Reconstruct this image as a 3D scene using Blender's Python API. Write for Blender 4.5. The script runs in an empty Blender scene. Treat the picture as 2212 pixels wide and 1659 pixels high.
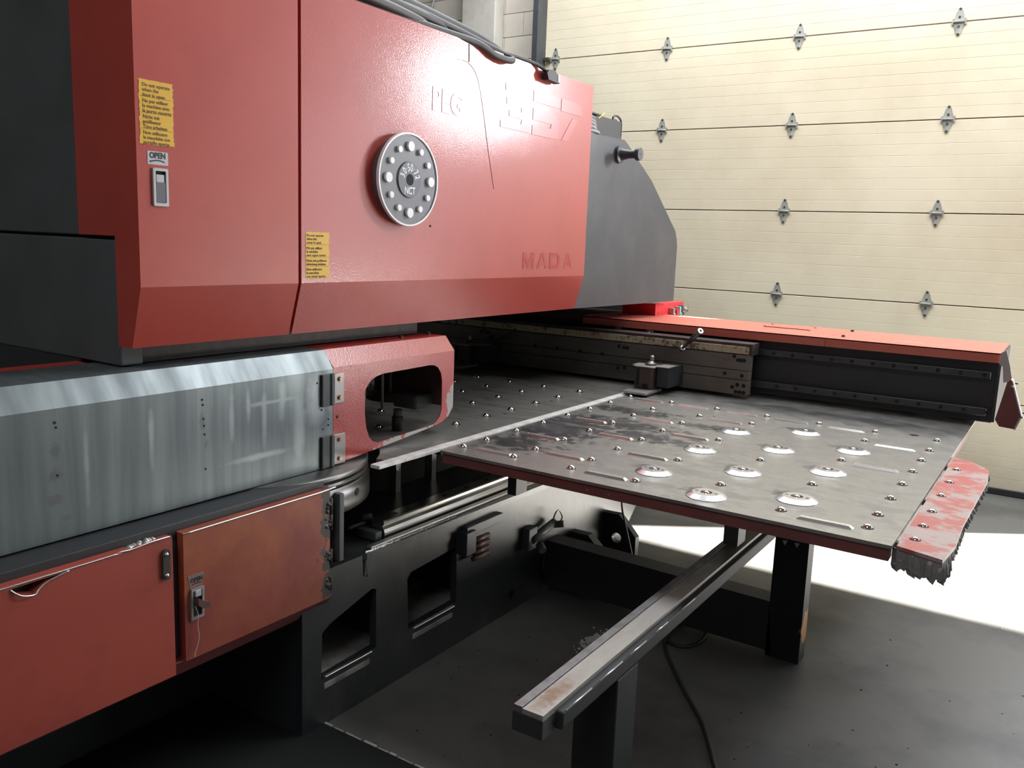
import bpy, bmesh, math, random
from mathutils import Vector, Matrix
from mathutils.geometry import tessellate_polygon
R = math.radians
random.seed(7)
scene = bpy.context.scene
COL = scene.collection

# ------------------------------------------------------------------ camera
cam_d = bpy.data.cameras.new('camera')
cam = bpy.data.objects.new('camera', cam_d); COL.objects.link(cam)
scene.camera = cam
cam_d.sensor_fit = 'HORIZONTAL'; cam_d.sensor_width = 36.0
cam_d.lens = 1855.13 * 36.0 / 2212.0
cam_d.clip_start = 0.02; cam_d.clip_end = 200
yaw, pit, rol = R(32.9058), R(9.49047), R(2.22659)
F = Vector((-math.sin(yaw)*math.cos(pit), math.cos(yaw)*math.cos(pit), -math.sin(pit)))
Rt = Vector((math.cos(yaw), math.sin(yaw), 0)); U = Rt.cross(F)
R2 = Rt*math.cos(rol) + U*math.sin(rol); U2 = -Rt*math.sin(rol) + U*math.cos(rol)
M = Matrix((R2, U2, -F)).transposed().to_4x4(); M.translation = (0, 0, 1.6)
cam.matrix_world = M

# ------------------------------------------------------------------ light
scene.view_settings.view_transform = 'Standard'
scene.view_settings.look = 'None'
scene.view_settings.gamma = 1.0
scene.view_settings.use_curve_mapping = False
scene.view_settings.exposure = 0.0
try:
    scene.cycles.use_denoising = True
    scene.cycles.max_bounces = 8
    scene.cycles.diffuse_bounces = 5
    scene.cycles.glossy_bounces = 4
    scene.cycles.sample_clamp_indirect = 8.0
except Exception:
    pass
world = bpy.data.worlds.new('world'); scene.world = world
world.use_nodes = True
world.node_tree.nodes['Background'].inputs[0].default_value = (0.80, 0.88, 1.0, 1)
world.node_tree.nodes['Background'].inputs[1].default_value = 1.2

sun_d = bpy.data.lights.new('sun', 'SUN'); sun_d.energy = 120.0; sun_d.angle = R(0.8)
sun_d.color = (1.0, 0.95, 0.86)
sun = bpy.data.objects.new('sun', sun_d); COL.objects.link(sun)
sd = Vector((-0.687, -0.500, -0.530)).normalized()
sun.rotation_euler = sd.to_track_quat('-Z', 'Y').to_euler(); sun.location = (8, 12, 8)

def area(name, loc, direction, sx, sy, power, color, up='Z'):
    d = bpy.data.lights.new(name, 'AREA'); d.shape = 'RECTANGLE'; d.size = sx; d.size_y = sy
    d.energy = power; d.color = color
    o = bpy.data.objects.new(name, d); COL.objects.link(o); o.location = loc
    o.rotation_euler = Vector(direction).to_track_quat('-Z', up).to_euler()
    return o
# daylight entering through the open doorway, the high window and the roof light
area('doorway_daylight', (2.9, 6.75, 1.36), (0, -1, 0), 3.1, 2.6, 30, (0.90, 0.95, 1.0))
area('high_window_daylight', (0.78, 6.74, 3.0), (-0.35, -1, -0.12), 0.52, 0.74, 120, (0.93, 0.94, 1.0))
area('front_fill_light', (-0.5, -2.0, 4.90), (0, 0, -1), 3.0, 2.0, 85, (0.95, 0.97, 1.0), 'Y')  # unseen fill added behind the camera to lift the front-facing sides
area('roof_light_daylight', (-1.1, 5.2, 4.92), (0, 0, -1), 6.2, 1.8, 195, (0.93, 0.97, 1.0), 'Y')

# ------------------------------------------------------------------ materials
MATS = {}
def mat(name, color, rough=0.5, metal=0.0, bump=0.0, bscale=80.0, spec=0.5, coat=0.0,
        stain=None, sscale=3.0, slo=0.45, shi=0.65, stretch=(1, 1, 1), rvar=0.0,
        speck=None, spscale=120.0, splo=0.70, emit=None, estr=0.0, coat_rough=0.1, detail=6.0):
    m = bpy.data.materials.new(name); m.use_nodes = True
    nt = m.node_tree; b = nt.nodes['Principled BSDF']; L = nt.links.new
    b.inputs['Base Color'].default_value = (*color, 1)
    b.inputs['Roughness'].default_value = rough
    b.inputs['Metallic'].default_value = metal
    b.inputs['Specular IOR Level'].default_value = spec
    b.inputs['Coat Weight'].default_value = coat
    b.inputs['Coat Roughness'].default_value = coat_rough
    if emit:
        b.inputs['Emission Color'].default_value = (*emit, 1); b.inputs['Emission Strength'].default_value = estr
    tc = nt.nodes.new('ShaderNodeTexCoord')
    mp = nt.nodes.new('ShaderNodeMapping'); L(tc.outputs['Object'], mp.inputs['Vector'])
    mp.inputs['Scale'].default_value = stretch
    last = None
    if stain:
        n = nt.nodes.new('ShaderNodeTexNoise'); n.inputs['Scale'].default_value = sscale
        n.inputs['Detail'].default_value = detail; n.inputs['Roughness'].default_value = 0.62
        L(mp.outputs[0], n.inputs['Vector'])
        r = nt.nodes.new('ShaderNodeMapRange'); r.inputs[1].default_value = slo; r.inputs[2].default_value = shi
        L(n.outputs['Fac'], r.inputs[0])
        mx = nt.nodes.new('ShaderNodeMix'); mx.data_type = 'RGBA'
        mx.inputs[6].default_value = (*color, 1); mx.inputs[7].default_value = (*stain, 1)
        L(r.outputs[0], mx.inputs[0]); last = mx.outputs[2]
        if rvar:
            rr = nt.nodes.new('ShaderNodeMapRange'); rr.inputs[3].default_value = rough; rr.inputs[4].default_value = min(1, rough + rvar)
            L(r.outputs[0], rr.inputs[0]); L(rr.outputs[0], b.inputs['Roughness'])
    if speck:
        n = nt.nodes.new('ShaderNodeTexNoise'); n.inputs['Scale'].default_value = spscale; n.inputs['Detail'].default_value = 3
        L(tc.outputs['Object'], n.inputs['Vector'])
        r = nt.nodes.new('ShaderNodeMapRange'); r.inputs[1].default_value = splo; r.inputs[2].default_value = splo + 0.03
        L(n.outputs['Fac'], r.inputs[0])
        mx = nt.nodes.new('ShaderNodeMix'); mx.data_type = 'RGBA'; mx.inputs[7].default_value = (*speck, 1)
        if last: L(last, mx.inputs[6])
        else: mx.inputs[6].default_value = (*color, 1)
        L(r.outputs[0], mx.inputs[0]); last = mx.outputs[2]
    if last: L(last, b.inputs['Base Color'])
    if bump:
        n = nt.nodes.new('ShaderNodeTexNoise'); n.inputs['Scale'].default_value = bscale; n.inputs['Detail'].default_value = 3
        L(tc.outputs['Object'], n.inputs['Vector'])
        bp = nt.nodes.new('ShaderNodeBump'); bp.inputs['Strength'].default_value = bump; bp.inputs['Distance'].default_value = 0.002
        L(n.outputs['Fac'], bp.inputs['Height']); L(bp.outputs[0], b.inputs['Normal'])
        if coat: L(bp.outputs[0], b.inputs['Coat Normal'])
    MATS[name] = m
    return m

def add_patch(m, color, center, radius, scale=14.0, soft=0.1, width=0.9):
    """patch of colour with its own shape round a place on the thing (paint knocked off, soot, plain darker bands)"""
    nt = m.node_tree; L = nt.links.new; b = nt.nodes['Principled BSDF']
    g = nt.nodes.new('ShaderNodeTexCoord')
    sub = nt.nodes.new('ShaderNodeVectorMath'); sub.operation = 'SUBTRACT'; sub.inputs[1].default_value = center
    L(g.outputs['Object'], sub.inputs[0])
    dv = nt.nodes.new('ShaderNodeVectorMath'); dv.operation = 'DIVIDE'; dv.inputs[1].default_value = radius
    L(sub.outputs[0], dv.inputs[0])
    ln = nt.nodes.new('ShaderNodeVectorMath'); ln.operation = 'LENGTH'; L(dv.outputs[0], ln.inputs[0])
    n = nt.nodes.new('ShaderNodeTexNoise'); n.inputs['Scale'].default_value = scale; n.inputs['Detail'].default_value = 5
    L(g.outputs['Object'], n.inputs['Vector'])
    mu = nt.nodes.new('ShaderNodeMath'); mu.operation = 'MULTIPLY_ADD'; mu.inputs[1].default_value = 2.4*width; mu.inputs[2].default_value = -1.2*width
    L(n.outputs['Fac'], mu.inputs[0])
    ad = nt.nodes.new('ShaderNodeMath'); ad.operation = 'ADD'; L(ln.outputs['Value'], ad.inputs[0]); L(mu.outputs[0], ad.inputs[1])
    r = nt.nodes.new('ShaderNodeMapRange'); r.inputs[1].default_value = 1.0; r.inputs[2].default_value = 1.0 - soft
    L(ad.outputs[0], r.inputs[0])
    mx = nt.nodes.new('ShaderNodeMix'); mx.data_type = 'RGBA'; mx.inputs[7].default_value = (*color, 1)
    bc = b.inputs['Base Color']
    if bc.is_linked: L(bc.links[0].from_socket, mx.inputs[6])
    else: mx.inputs[6].default_value = bc.default_value
    L(r.outputs[0], mx.inputs[0]); L(mx.outputs[2], bc)

RED = (0.46, 0.060, 0.043)
m_red = mat('red_paint', RED, 0.45, bump=0.22, bscale=190, spec=0.5, coat=0.7, coat_rough=0.12,
            stain=(0.42, 0.052, 0.038), sscale=2.0)
m_red_smooth = mat('red_lettering', (0.43, 0.035, 0.026), 0.30, bump=0.05, bscale=90, spec=0.5, coat=0.3, coat_rough=0.3)
m_red_fine = mat('red_door_paint', RED, 0.40, bump=0.08, bscale=260, spec=0.5, stain=(0.42, 0.052, 0.038), sscale=3)
m_red_guard = mat('red_guard_paint', (0.40, 0.042, 0.036), 0.33, bump=0.5, bscale=150, spec=0.6, coat=0.5, coat_rough=0.15)
add_patch(m_red_guard, (0.42, 0.37, 0.34), (-2.0, 2.50, 0.85), (0.6, 0.24, 0.045), 26, width=0.8)
add_patch(m_red_guard, (0.42, 0.37, 0.34), (-2.0, 2.67, 0.95), (0.6, 0.05, 0.085), 22, width=0.8)
m_red_guard_top = mat('red_guard_top_paint', (0.50, 0.045, 0.036), 0.45, bump=0.05, bscale=150)
m_red_low = mat('red_cabinet_paint', (0.36, 0.066, 0.046), 0.45, bump=0.08, bscale=200, stain=(0.24, 0.045, 0.036), sscale=2.2,
                speck=(0.08, 0.03, 0.025), spscale=40, splo=0.76)
m_orange_low = mat('orange_red_cabinet_paint', (0.33, 0.088, 0.038), 0.45, bump=0.08, bscale=200, stain=(0.22, 0.040, 0.032), sscale=3.0,
                slo=0.42, shi=0.62)
for zz in (0.765, 0.69, 0.585, 0.50):
    add_patch(m_orange_low, (0.045, 0.037, 0.032), (-1.88, 1.885, zz), (0.3, 0.042, 0.05), 45, width=0.9)
m_maroon = mat('maroon_skirt_paint', (0.20, 0.060, 0.058), 0.45, bump=0.15, bscale=40, stain=(0.15, 0.055, 0.052), sscale=6)
m_lip = mat('carriage_cover_paint', (0.60, 0.150, 0.105), 0.42, bump=0.05, bscale=120, stain=(0.58, 0.16, 0.12), sscale=4)
m_black = mat('black_machine_paint', (0.085, 0.092, 0.095), 0.55, bump=0.1, bscale=120, stain=(0.07, 0.074, 0.076), sscale=4)
m_cast = mat('charcoal_cast_paint', (0.055, 0.060, 0.068), 0.42, bump=0.35, bscale=110, spec=0.5, stain=(0.075, 0.078, 0.084), sscale=5,
             speck=(0.22, 0.22, 0.24), spscale=170, splo=0.72)
m_base = mat('oily_base_paint', (0.022, 0.024, 0.027), 0.35, bump=0.25, bscale=30, stain=(0.055, 0.054, 0.05), sscale=7, slo=0.5, shi=0.7,
             spec=0.6, coat=0.3, coat_rough=0.25, stretch=(1, 1, 0.5))
m_gate = mat('beam_black_paint', (0.028, 0.030, 0.033), 0.5, bump=0.1, bscale=60)
m_leg = mat('leg_black_paint', (0.018, 0.020, 0.022), 0.6, spec=.3, bump=0.1, bscale=60)
add_patch(m_leg, (0.40, 0.20, 0.06), (-0.735, 3.34, 0.14), (0.03, 0.05, 0.07), 30, width=0.7)
m_silver = mat('galvanised_sheet', (0.225, 0.258, 0.268), 0.36, metal=0.6, bump=0.02, bscale=30, stain=(0.140, 0.163, 0.172), sscale=4.5,
               slo=0.34, shi=0.66, stretch=(1, 3.2, 0.22), detail=3.0, rvar=0.12)
for (yy, zz, ry, rz) in ((1.93, 1.06, .05, .10), (1.86, 1.0, .03, .12), (1.79, 1.08, .02, .09), (1.72, 1.05, .012, .12), (1.66, 1.09, .010, .07), (1.60, 1.06, .012, .10), (1.34, 1.05, .010, .09), (1.16, 1.02, .008, .12), (1.7, .93, .14, .012), (1.75, 1.09, .12, .008)):
    add_patch(m_silver, (0.34, 0.375, 0.385), (-1.995, yy, zz), (0.02, ry, rz), 18, soft=.8, width=.5)
for (yy, zz, ry, rz) in ((1.078, 1.00, .03, .022), (1.085, 1.06, .018, .03), (1.075, 0.94, .03, .02), (1.50, 1.07, .014, .035),
                         (1.51, 1.0, .012, .02), (1.105, 0.89, .02, .012), (1.2, .90, .008, .02), (1.985, 0.90, .03, .07), (1.98, 1.02, .02, .03)):
    add_patch(m_silver, (0.16, 0.175, 0.175), (-1.995, yy, zz), (0.02, ry*.8, rz*.8), 70, soft=.5, width=0.6)
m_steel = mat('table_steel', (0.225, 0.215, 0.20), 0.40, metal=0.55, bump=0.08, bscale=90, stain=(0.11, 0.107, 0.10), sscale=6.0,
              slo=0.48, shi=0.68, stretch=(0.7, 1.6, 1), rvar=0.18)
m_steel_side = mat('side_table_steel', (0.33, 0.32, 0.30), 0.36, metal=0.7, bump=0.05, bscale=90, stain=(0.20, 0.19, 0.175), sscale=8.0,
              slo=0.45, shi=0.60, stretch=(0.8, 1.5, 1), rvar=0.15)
for (xx, yy, rx, ry) in ((-1.7, 3.0, .25, .35), (-1.55, 3.25, .3, .12), (-1.35, 3.1, .25, .10), (-1.7, 2.65, .16, .14), (-1.62, 3.55, .25, .08), (-1.2,3.45,.2,.05)):
    add_patch(m_steel_side, (0.075, 0.075, 0.078), (xx, yy, 0.85), (rx, ry, 0.3), 30, soft=.5, width=1.3)
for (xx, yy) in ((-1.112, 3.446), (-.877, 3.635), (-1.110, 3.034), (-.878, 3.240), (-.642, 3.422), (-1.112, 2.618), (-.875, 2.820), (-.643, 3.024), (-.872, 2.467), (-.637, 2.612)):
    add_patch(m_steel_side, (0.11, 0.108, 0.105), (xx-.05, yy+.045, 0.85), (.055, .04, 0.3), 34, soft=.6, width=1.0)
add_patch(m_steel_side, (0.10, 0.10, 0.10), (-.9, 4.15, 0.85), (1.0, .22, 0.3), 12, soft=.8, width=.6)  # broad darker band across the table beside the carriage
m_bright = mat('bright_steel', (0.62, 0.62, 0.62), 0.30, metal=0.9, bump=0.02, bscale=60)
m_disc = mat('brushed_aluminium', (0.70, 0.71, 0.74), 0.26, metal=0.95)
m_strip = mat('polished_strip', (0.84, 0.83, 0.80), 0.20, metal=0.7)
m_chrome = mat('ball_chrome', (0.82, 0.80, 0.76), 0.12, metal=1.0)
m_hole = mat('hole_black', (0.008, 0.008, 0.008), 0.8)
m_rail = mat('ground_rail_steel', (0.42, 0.41, 0.39), 0.20, metal=0.95)
m_bar = mat('worn_bar_steel', (0.30, 0.285, 0.265), 0.42, metal=0.4, stain=(0.23, 0.205, 0.185), sscale=9, stretch=(1, .35, 1), rvar=.1, bump=.03, bscale=60)
add_patch(m_bar, (0.20, 0.125, 0.085), (-0.870, 1.56, 0.6), (0.028, 0.10, 0.1), 45, soft=.7, width=0.7)
m_carr = mat('carriage_plate_steel', (0.17, 0.155, 0.135), 0.5, metal=0.4, stain=(0.10, 0.09, 0.08), sscale=7, slo=.4, shi=.7, stretch=(.5, 1, 1))
m_tape = mat('scale_tape', (0.45, 0.38, 0.26), 0.5, stain=(0.14, 0.10, 0.07), sscale=30, slo=.52, shi=.62)
m_bolt = mat('dark_bolt_steel', (0.16, 0.15, 0.14), 0.35, metal=0.8)
m_brass = mat('brass_bolt', (0.42, 0.27, 0.19), 0.4, metal=0.8)
m_plate = mat('hinge_plate_steel', (0.36, 0.35, 0.34), 0.4, metal=0.6)
m_shelf = mat('shelf_grey', (0.30, 0.29, 0.28), 0.6, stain=(.14,.14,.13), sscale=8)
m_turret = mat('turret_steel', (0.11, 0.108, 0.104), 0.36, metal=0.8, stain=(.17,.165,.155), sscale=6)
m_edge = mat('edge_strip_steel', (0.72, 0.71, 0.69), 0.5, metal=0.25, stain=(.5,.49,.47), sscale=20)
m_dkbrown = mat('oily_brown_black', (0.045, 0.026, 0.026), 0.55, stain=(.07,.05,.045), sscale=12)
m_edge2 = mat('dull_strip_steel', (0.17, 0.165, 0.17), 0.38, metal=0.5, stain=(.11, .10, .11), sscale=20)
m_rust = mat('burnt_hinge_steel', (0.06, 0.052, 0.045), 0.55, metal=0.4, bump=0.9, bscale=60, speck=(0.5, 0.48, 0.46), spscale=70, splo=0.68)
m_cream = mat('cream_door_paint', (0.72, 0.65, 0.50), 0.5, spec=0.35, stain=(0.60, 0.52, 0.385), sscale=1.1, slo=.42, shi=.75,
              speck=(0.16, 0.12, 0.07), spscale=16, splo=0.79)
m_groove = mat('door_joint_backing', (0.10, 0.085, 0.06), 0.8)  # dark backing that shows in the joints between door panels
m_hinge = mat('galvanised_hinge', (0.42, 0.43, 0.39), 0.5, metal=0.35, stain=(0.22, 0.22, 0.20), sscale=9)
m_wall = mat('painted_block_wall', (0.74, 0.68, 0.60), 0.8, bump=0.3, bscale=60, stain=(0.66, 0.60, 0.53), sscale=2)
m_pil = mat('grey_pilaster_paint', (0.66, 0.63, 0.57), 0.7, stain=(0.46, 0.43, 0.38), sscale=2)
m_room = mat('dim_wall_paint', (0.30, 0.29, 0.27), 0.9)
m_floor = mat('concrete_floor', (0.115, 0.115, 0.11), 0.42, bump=0.12, bscale=90, stain=(0.06, 0.06, 0.058), sscale=1.5, slo=.44, shi=.66,
              speck=(0.06, 0.055, 0.05), spscale=24, splo=0.72, rvar=0.12, spec=.5)
m_mat = mat('dark_floor_plate', (0.014, 0.015, 0.015), 0.85, spec=.2, bump=.2, bscale=50)
m_chip = mat('chipped_edge', (0.40, 0.38, 0.34), 0.8)
m_rubber = mat('black_rubber', (0.03, 0.03, 0.033), 0.5, bump=.15, bscale=100, spec=.4)
m_hose = mat('dusty_black_hose', (0.060, 0.058, 0.064), 0.55, bump=.2, bscale=150)
m_greyhose = mat('grey_hose', (0.32, 0.30, 0.31), 0.5)
m_yel = mat('yellow_sticker', (0.78, 0.46, 0.035), 0.45)
m_ink = mat('sticker_ink', (0.16, 0.08, 0.02), 0.6)
m_ylw2 = mat('yellow_tie', (0.85, 0.65, 0.12), 0.5)
m_label = mat('silver_label', (0.50, 0.50, 0.52), 0.35, metal=0.3)
m_worn_label = mat('worn_label', (0.20, 0.17, 0.15), 0.5, stain=(0.30, 0.06, 0.04), sscale=40)
m_black_ink = mat('black_ink', (0.02, 0.02, 0.025), 0.5)
m_white = mat('white_paint', (0.93, 0.93, 0.93), 0.4)
m_emb = mat('emblem_grey', (0.115, 0.115, 0.135), 0.42, coat=.2, coat_rough=.3)
m_emb2 = mat('emblem_hub_grey', (0.075, 0.075, 0.09), 0.3, coat=.3)
m_slab = mat('worn_red_slab', (0.42, 0.11, 0.095), 0.42, bump=.1, bscale=50, stain=(0.38, 0.30, 0.28), sscale=9, slo=.49, shi=.58, stretch=(1, 1.2, 1))
m_fray = mat('torn_rubber', (0.24, 0.235, 0.23), 0.7, bump=1.0, bscale=40, speck=(.5, .5, .5), spscale=50, splo=.64)
m_string = mat('pale_string', (0.55, 0.46, 0.42), 0.8)
m_jbox = mat('bright_red_box_paint', (0.72, 0.030, 0.045), 0.4)
m_teal = mat('teal_plastic', (0.25, 0.5, 0.48), 0.4)
m_dust = mat('grey_grinding_dust', (0.40, 0.39, 0.37), 0.9, bump=1, bscale=60)
m_brown = mat('oxide_brown_paint', (0.09, 0.045, 0.04), 0.5, bump=.1, bscale=60)
m_clamp = mat('clamp_dark_steel', (0.085, 0.06, 0.055), 0.4, metal=.4)
m_endcap = mat('end_cap_grey', (0.45, 0.44, 0.45), 0.5)
m_sky = mat('roof_light_glazing', (0.9, 0.9, 0.9), 0.4, emit=(0.93, 0.97, 1.0), estr=4.0)

# ------------------------------------------------------------------ mesh helpers
class MB:
    def __init__(self): self.bm = bmesh.new()
    def box(self, x0, x1, y0, y1, z0, z1, bev=0.0):
        v = [self.bm.verts.new((x, y, z)) for x in (min(x0,x1), max(x0,x1)) for y in (min(y0,y1), max(y0,y1)) for z in (min(z0,z1), max(z0,z1))]
        fs = [self.bm.faces.new([v[i] for i in q]) for q in ((0,1,3,2),(4,6,7,5),(0,4,5,1),(2,3,7,6),(0,2,6,4),(1,5,7,3))]
        if bev:
            es = list({e for f in fs for e in f.edges})
            bmesh.ops.bevel(self.bm, geom=es, offset=bev, segments=2, affect='EDGES', profile=0.5)
        return self
    def cyl(self, p0, p1, r0, r1=None, n=16, smooth=True, caps=True):
        if r1 is None: r1 = r0
        p0, p1 = Vector(p0), Vector(p1); d = (p1-p0).normalized()
        a = d.orthogonal().normalized(); b = d.cross(a)
        rings = []
        for p, r in ((p0, r0), (p1, r1)):
            rings.append([self.bm.verts.new(p + (a*math.cos(2*math.pi*i/n) + b*math.sin(2*math.pi*i/n))*r) for i in range(n)])
        for i in range(n):
            f = self.bm.faces.new((rings[0][i], rings[0][(i+1)%n], rings[1][(i+1)%n], rings[1][i])); f.smooth = smooth
        if caps:
            self.bm.faces.new(rings[0][::-1]); self.bm.faces.new(rings[1])
        return self
    def lathe(self, prof, c=(0, 0, 0), axis='Z', n=20, smooth=False):
        """prof: (radius, height) pairs"""
        def P(r, h, t):
            x, y = r*math.cos(t), r*math.sin(t)
            v = {'Z': (x, y, h), 'X': (h, x, y), 'Y': (x, h, y)}[axis]
            return (c[0]+v[0], c[1]+v[1], c[2]+v[2])
        rings = [[self.bm.verts.new(P(max(r, 1e-5), h, 2*math.pi*i/n)) for i in range(n)] for r, h in prof]
        for k in range(len(rings)-1):
            for i in range(n):
                f = self.bm.faces.new((rings[k][i], rings[k][(i+1)%n], rings[k+1][(i+1)%n], rings[k+1][i])); f.smooth = smooth
        self.bm.faces.new(rings[0]); self.bm.faces.new(rings[-1])
        return self
    def dome(self, c, r, n=14, cut=-0.35):
        prof = []
        t0 = math.asin(cut)
        for k in range(7):
            t = t0 + (math.pi/2 - t0)*k/6
            prof.append((r*math.cos(t), r*math.sin(t)))
        return self.lathe(prof, c, 'Z', n, True)
    def tube(self, pts, r, n=8, res=6):
        pts = [Vector(p) for p in pts]
        if res > 1 and len(pts) > 2:
            out = []
            for i in range(len(pts)-1):
                p0 = pts[max(i-1, 0)]; p1 = pts[i]; p2 = pts[i+1]; p3 = pts[min(i+2, len(pts)-1)]
                for k in range(res):
                    t = k/res
                    out.append(0.5*((2*p1) + (p2-p0)*t + (2*p0-5*p1+4*p2-p3)*t*t + (-p0+3*p1-3*p2+p3)*t**3))
            out.append(pts[-1]); pts = out
        prev = None; rings = []
        for i, p in enumerate(pts):
            d = (pts[min(i+1, len(pts)-1)] - pts[max(i-1, 0)]).normalized()
            a = prev - d*prev.dot(d) if prev else d.orthogonal()
            if a.length < 1e-6: a = d.orthogonal()
            a.normalize(); b = d.cross(a); prev = a
            rings.append([self.bm.verts.new(p + (a*math.cos(2*math.pi*j/n) + b*math.sin(2*math.pi*j/n))*r) for j in range(n)])
        for k in range(len(rings)-1):
            for j in range(n):
                f = self.bm.faces.new((rings[k][j], rings[k][(j+1)%n], rings[k+1][(j+1)%n], rings[k+1][j])); f.smooth = True
        self.bm.faces.new(rings[0][::-1]); self.bm.faces.new(rings[-1])
        return self
    def plate(self, outer, holes, a, t0, t1):
        """flat plate from a 2D outline with holes, thick along axis a between t0 and t1.
        a='X': (u,v)=(y,z); 'Y': (x,z); 'Z': (x,y)"""
        def P(u, v, w): return {'X': (w, u, v), 'Y': (u, w, v), 'Z': (u, v, w)}[a]
        loops = [outer] + list(holes)
        flat = [p for l in loops for p in l]
        tris = tessellate_polygon([[Vector((p[0], p[1], 0)) for p in l] for l in loops])
        A = [self.bm.verts.new(P(p[0], p[1], t0)) for p in flat]
        B = [self.bm.verts.new(P(p[0], p[1], t1)) for p in flat]
        for t in tris:
            try:
                self.bm.faces.new([A[i] for i in t]); self.bm.faces.new([B[i] for i in reversed(t)])
            except ValueError: pass
        k = 0
        for l in loops:
            n = len(l)
            for i in range(n):
                j = (i+1) % n
                try: self.bm.faces.new((A[k+i], A[k+j], B[k+j], B[k+i]))
                except ValueError: pass
            k += n
        return self
    def hexbolt(self, c, axis, r=0.008, h=0.006):
        c = Vector(c); d = {'X': Vector((1,0,0)), 'Y': Vector((0,-1,0)), 'Z': Vector((0,0,1))}[axis]
        self.cyl(c - d*0.001, c + d*0.0015, r*1.35, n=14); self.cyl(c + d*0.001, c + d*h, r, r*0.92, n=6, smooth=False)
        return self
    def build(self, name, m, parent=None, label=None):
        bmesh.ops.recalc_face_normals(self.bm, faces=self.bm.faces[:])
        me = bpy.data.meshes.new(name); self.bm.to_mesh(me); self.bm.free()
        me.materials.append(m)
        return link(name, me, parent, label)

def link(name, me, parent=None, label=None):
    o = bpy.data.objects.new(name, me); COL.objects.link(o)
    if parent is not None:
        o.parent = parent
        o.matrix_parent_inverse = Matrix.Translation(world_loc(parent)).inverted()
    if label: o['label'] = label
    return o
WL = {}
def world_loc(o): return WL.get(o.name, Vector((0, 0, 0)))
def thing(name, label, cat, loc=(0, 0, 0), group=None):
    o = bpy.data.objects.new(name, None); COL.objects.link(o); o.location = loc
    o.empty_display_size = 0.05
    WL[o.name] = Vector(loc)
    o['label'] = label; o['category'] = cat
    if group: o['group'] = group
    return o
def tag(o, label, cat, group=None):
    o['label'] = label; o['category'] = cat
    if group: o['group'] = group
    return o
def struct(o): o['kind'] = 'structure'; return o
def circ(cx, cy, r, n=14, ph=0.0): return [(cx + r*math.cos(2*math.pi*i/n+ph), cy + r*math.sin(2*math.pi*i/n+ph)) for i in range(n)]
def rrect(x0, x1, y0, y1, r, n=6):
    out = []
    for cx, cy, a in ((x1-r, y1-r, 0), (x0+r, y1-r, 90), (x0+r, y0+r, 180), (x1-r, y0+r, 270)):
        for k in range(n+1):
            t = R(a + 90*k/n); out.append((cx + r*math.cos(t), cy + r*math.sin(t)))
    return out
def text_mesh(body, size, depth=0.0006, bold=0.0, sx=1.0, align='LEFT', spacing=1.0, line=1.0):
    c = bpy.data.curves.new('t', 'FONT'); c.body = body; c.size = size; c.extrude = depth; c.offset = bold
    c.align_x = align; c.space_character = spacing; c.space_line = line; c.resolution_u = 3
    o = bpy.data.objects.new('t', c); COL.objects.link(o)
    dg = bpy.context.evaluated_depsgraph_get()
    me = bpy.data.meshes.new_from_object(o.evaluated_get(dg))
    bpy.data.objects.remove(o); bpy.data.curves.remove(c)
    me.transform(Matrix.Diagonal((sx, 1, 1, 1)))
    return me
def text_x(body, y, z, x, size, m, parent, name='lettering', rot=0.0, **k):
    """lettering on a face that looks towards +X: reads along +Y, stands along +Z"""
    me = text_mesh(body, size, **k)
    me.transform(Matrix.Rotation(rot, 4, 'Z'))
    B = Matrix(((0, 0, 1, x), (1, 0, 0, y), (0, 1, 0, z), (0, 0, 0, 1)))
    me.transform(B); me.materials.append(m)
    return link(name, me, parent)
def shared(name, me, parent, loc):
    """another piece with the same mesh (mesh is modelled round its own origin)"""
    o = bpy.data.objects.new(name, me); COL.objects.link(o); o.parent = parent
    o.location = Vector(loc) - world_loc(parent)
    return o
def proto_mesh(mb, name, m):
    bmesh.ops.recalc_face_normals(mb.bm, faces=mb.bm.faces[:])
    me = bpy.data.meshes.new(name); mb.bm.to_mesh(me); mb.bm.free(); me.materials.append(m); return me

# ================================================================== the room
struct(MB().box(-9, 9, -5, 16, -0.2, 0.0).build('floor', m_floor))
# back wall with the closed door's opening, the open doorway and the high window
YW = 6.80
struct(MB().plate([(-9, 0), (9, 0), (9, 5), (-9, 5)],
                  [[(-4.13, 0.001), (0.26, 0.001), (0.26, 4.3), (-4.13, 4.3)], [(1.28, 0.001), (4.5, 0.001), (4.5, 2.95), (1.28, 2.95)],
                   [(0.50, 2.60), (1.06, 2.60), (1.06, 3.40), (0.50, 3.40)]], 'Y', YW, YW+0.2).build('wall_back', m_room))
wb = bpy.data.objects['wall_back']
# face blocks left of the door, each its own piece
bmesh_block = MB(); bmesh_block.box(-0.198, 0.198, -0.045, 0.0, -0.098, 0.098, 0.004)
blk = proto_mesh(bmesh_block, 'block', m_wall)
for row in range(21):
    for c in range(5):
        x = -4.40 - c*0.40 - (0.2 if row % 2 else 0.0)
        o = bpy.data.objects.new('block', blk); COL.objects.link(o); o.parent = wb
        o.location = (x, YW, 0.10 + row*0.20)
hb_ = proto_mesh(MB().box(-0.098, 0.098, -0.045, 0.0, -0.098, 0.098, 0.004), 'block', m_wall)
for row in range(1, 21, 2):
    o = bpy.data.objects.new('block', hb_); COL.objects.link(o); o.parent = wb; o.location = (-4.30, YW, 0.10 + row*0.20)
MB().box(-4.97, -4.60, 6.60, 6.74, 0, 4.6, 0.01).build('pilaster', m_pil, wb)
MB().box(-4.20, -4.135, 6.66, 6.76, 0, 4.4, 0.004).build('door_jamb', m_cream, wb)
struct(MB().box(6.0, 6.2, -5, 7, 0, 5).build('wall_right', m_room))
struct(MB().box(-9.2, -9.0, -5, 7, 0, 5).build('wall_left', m_room))
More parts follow.
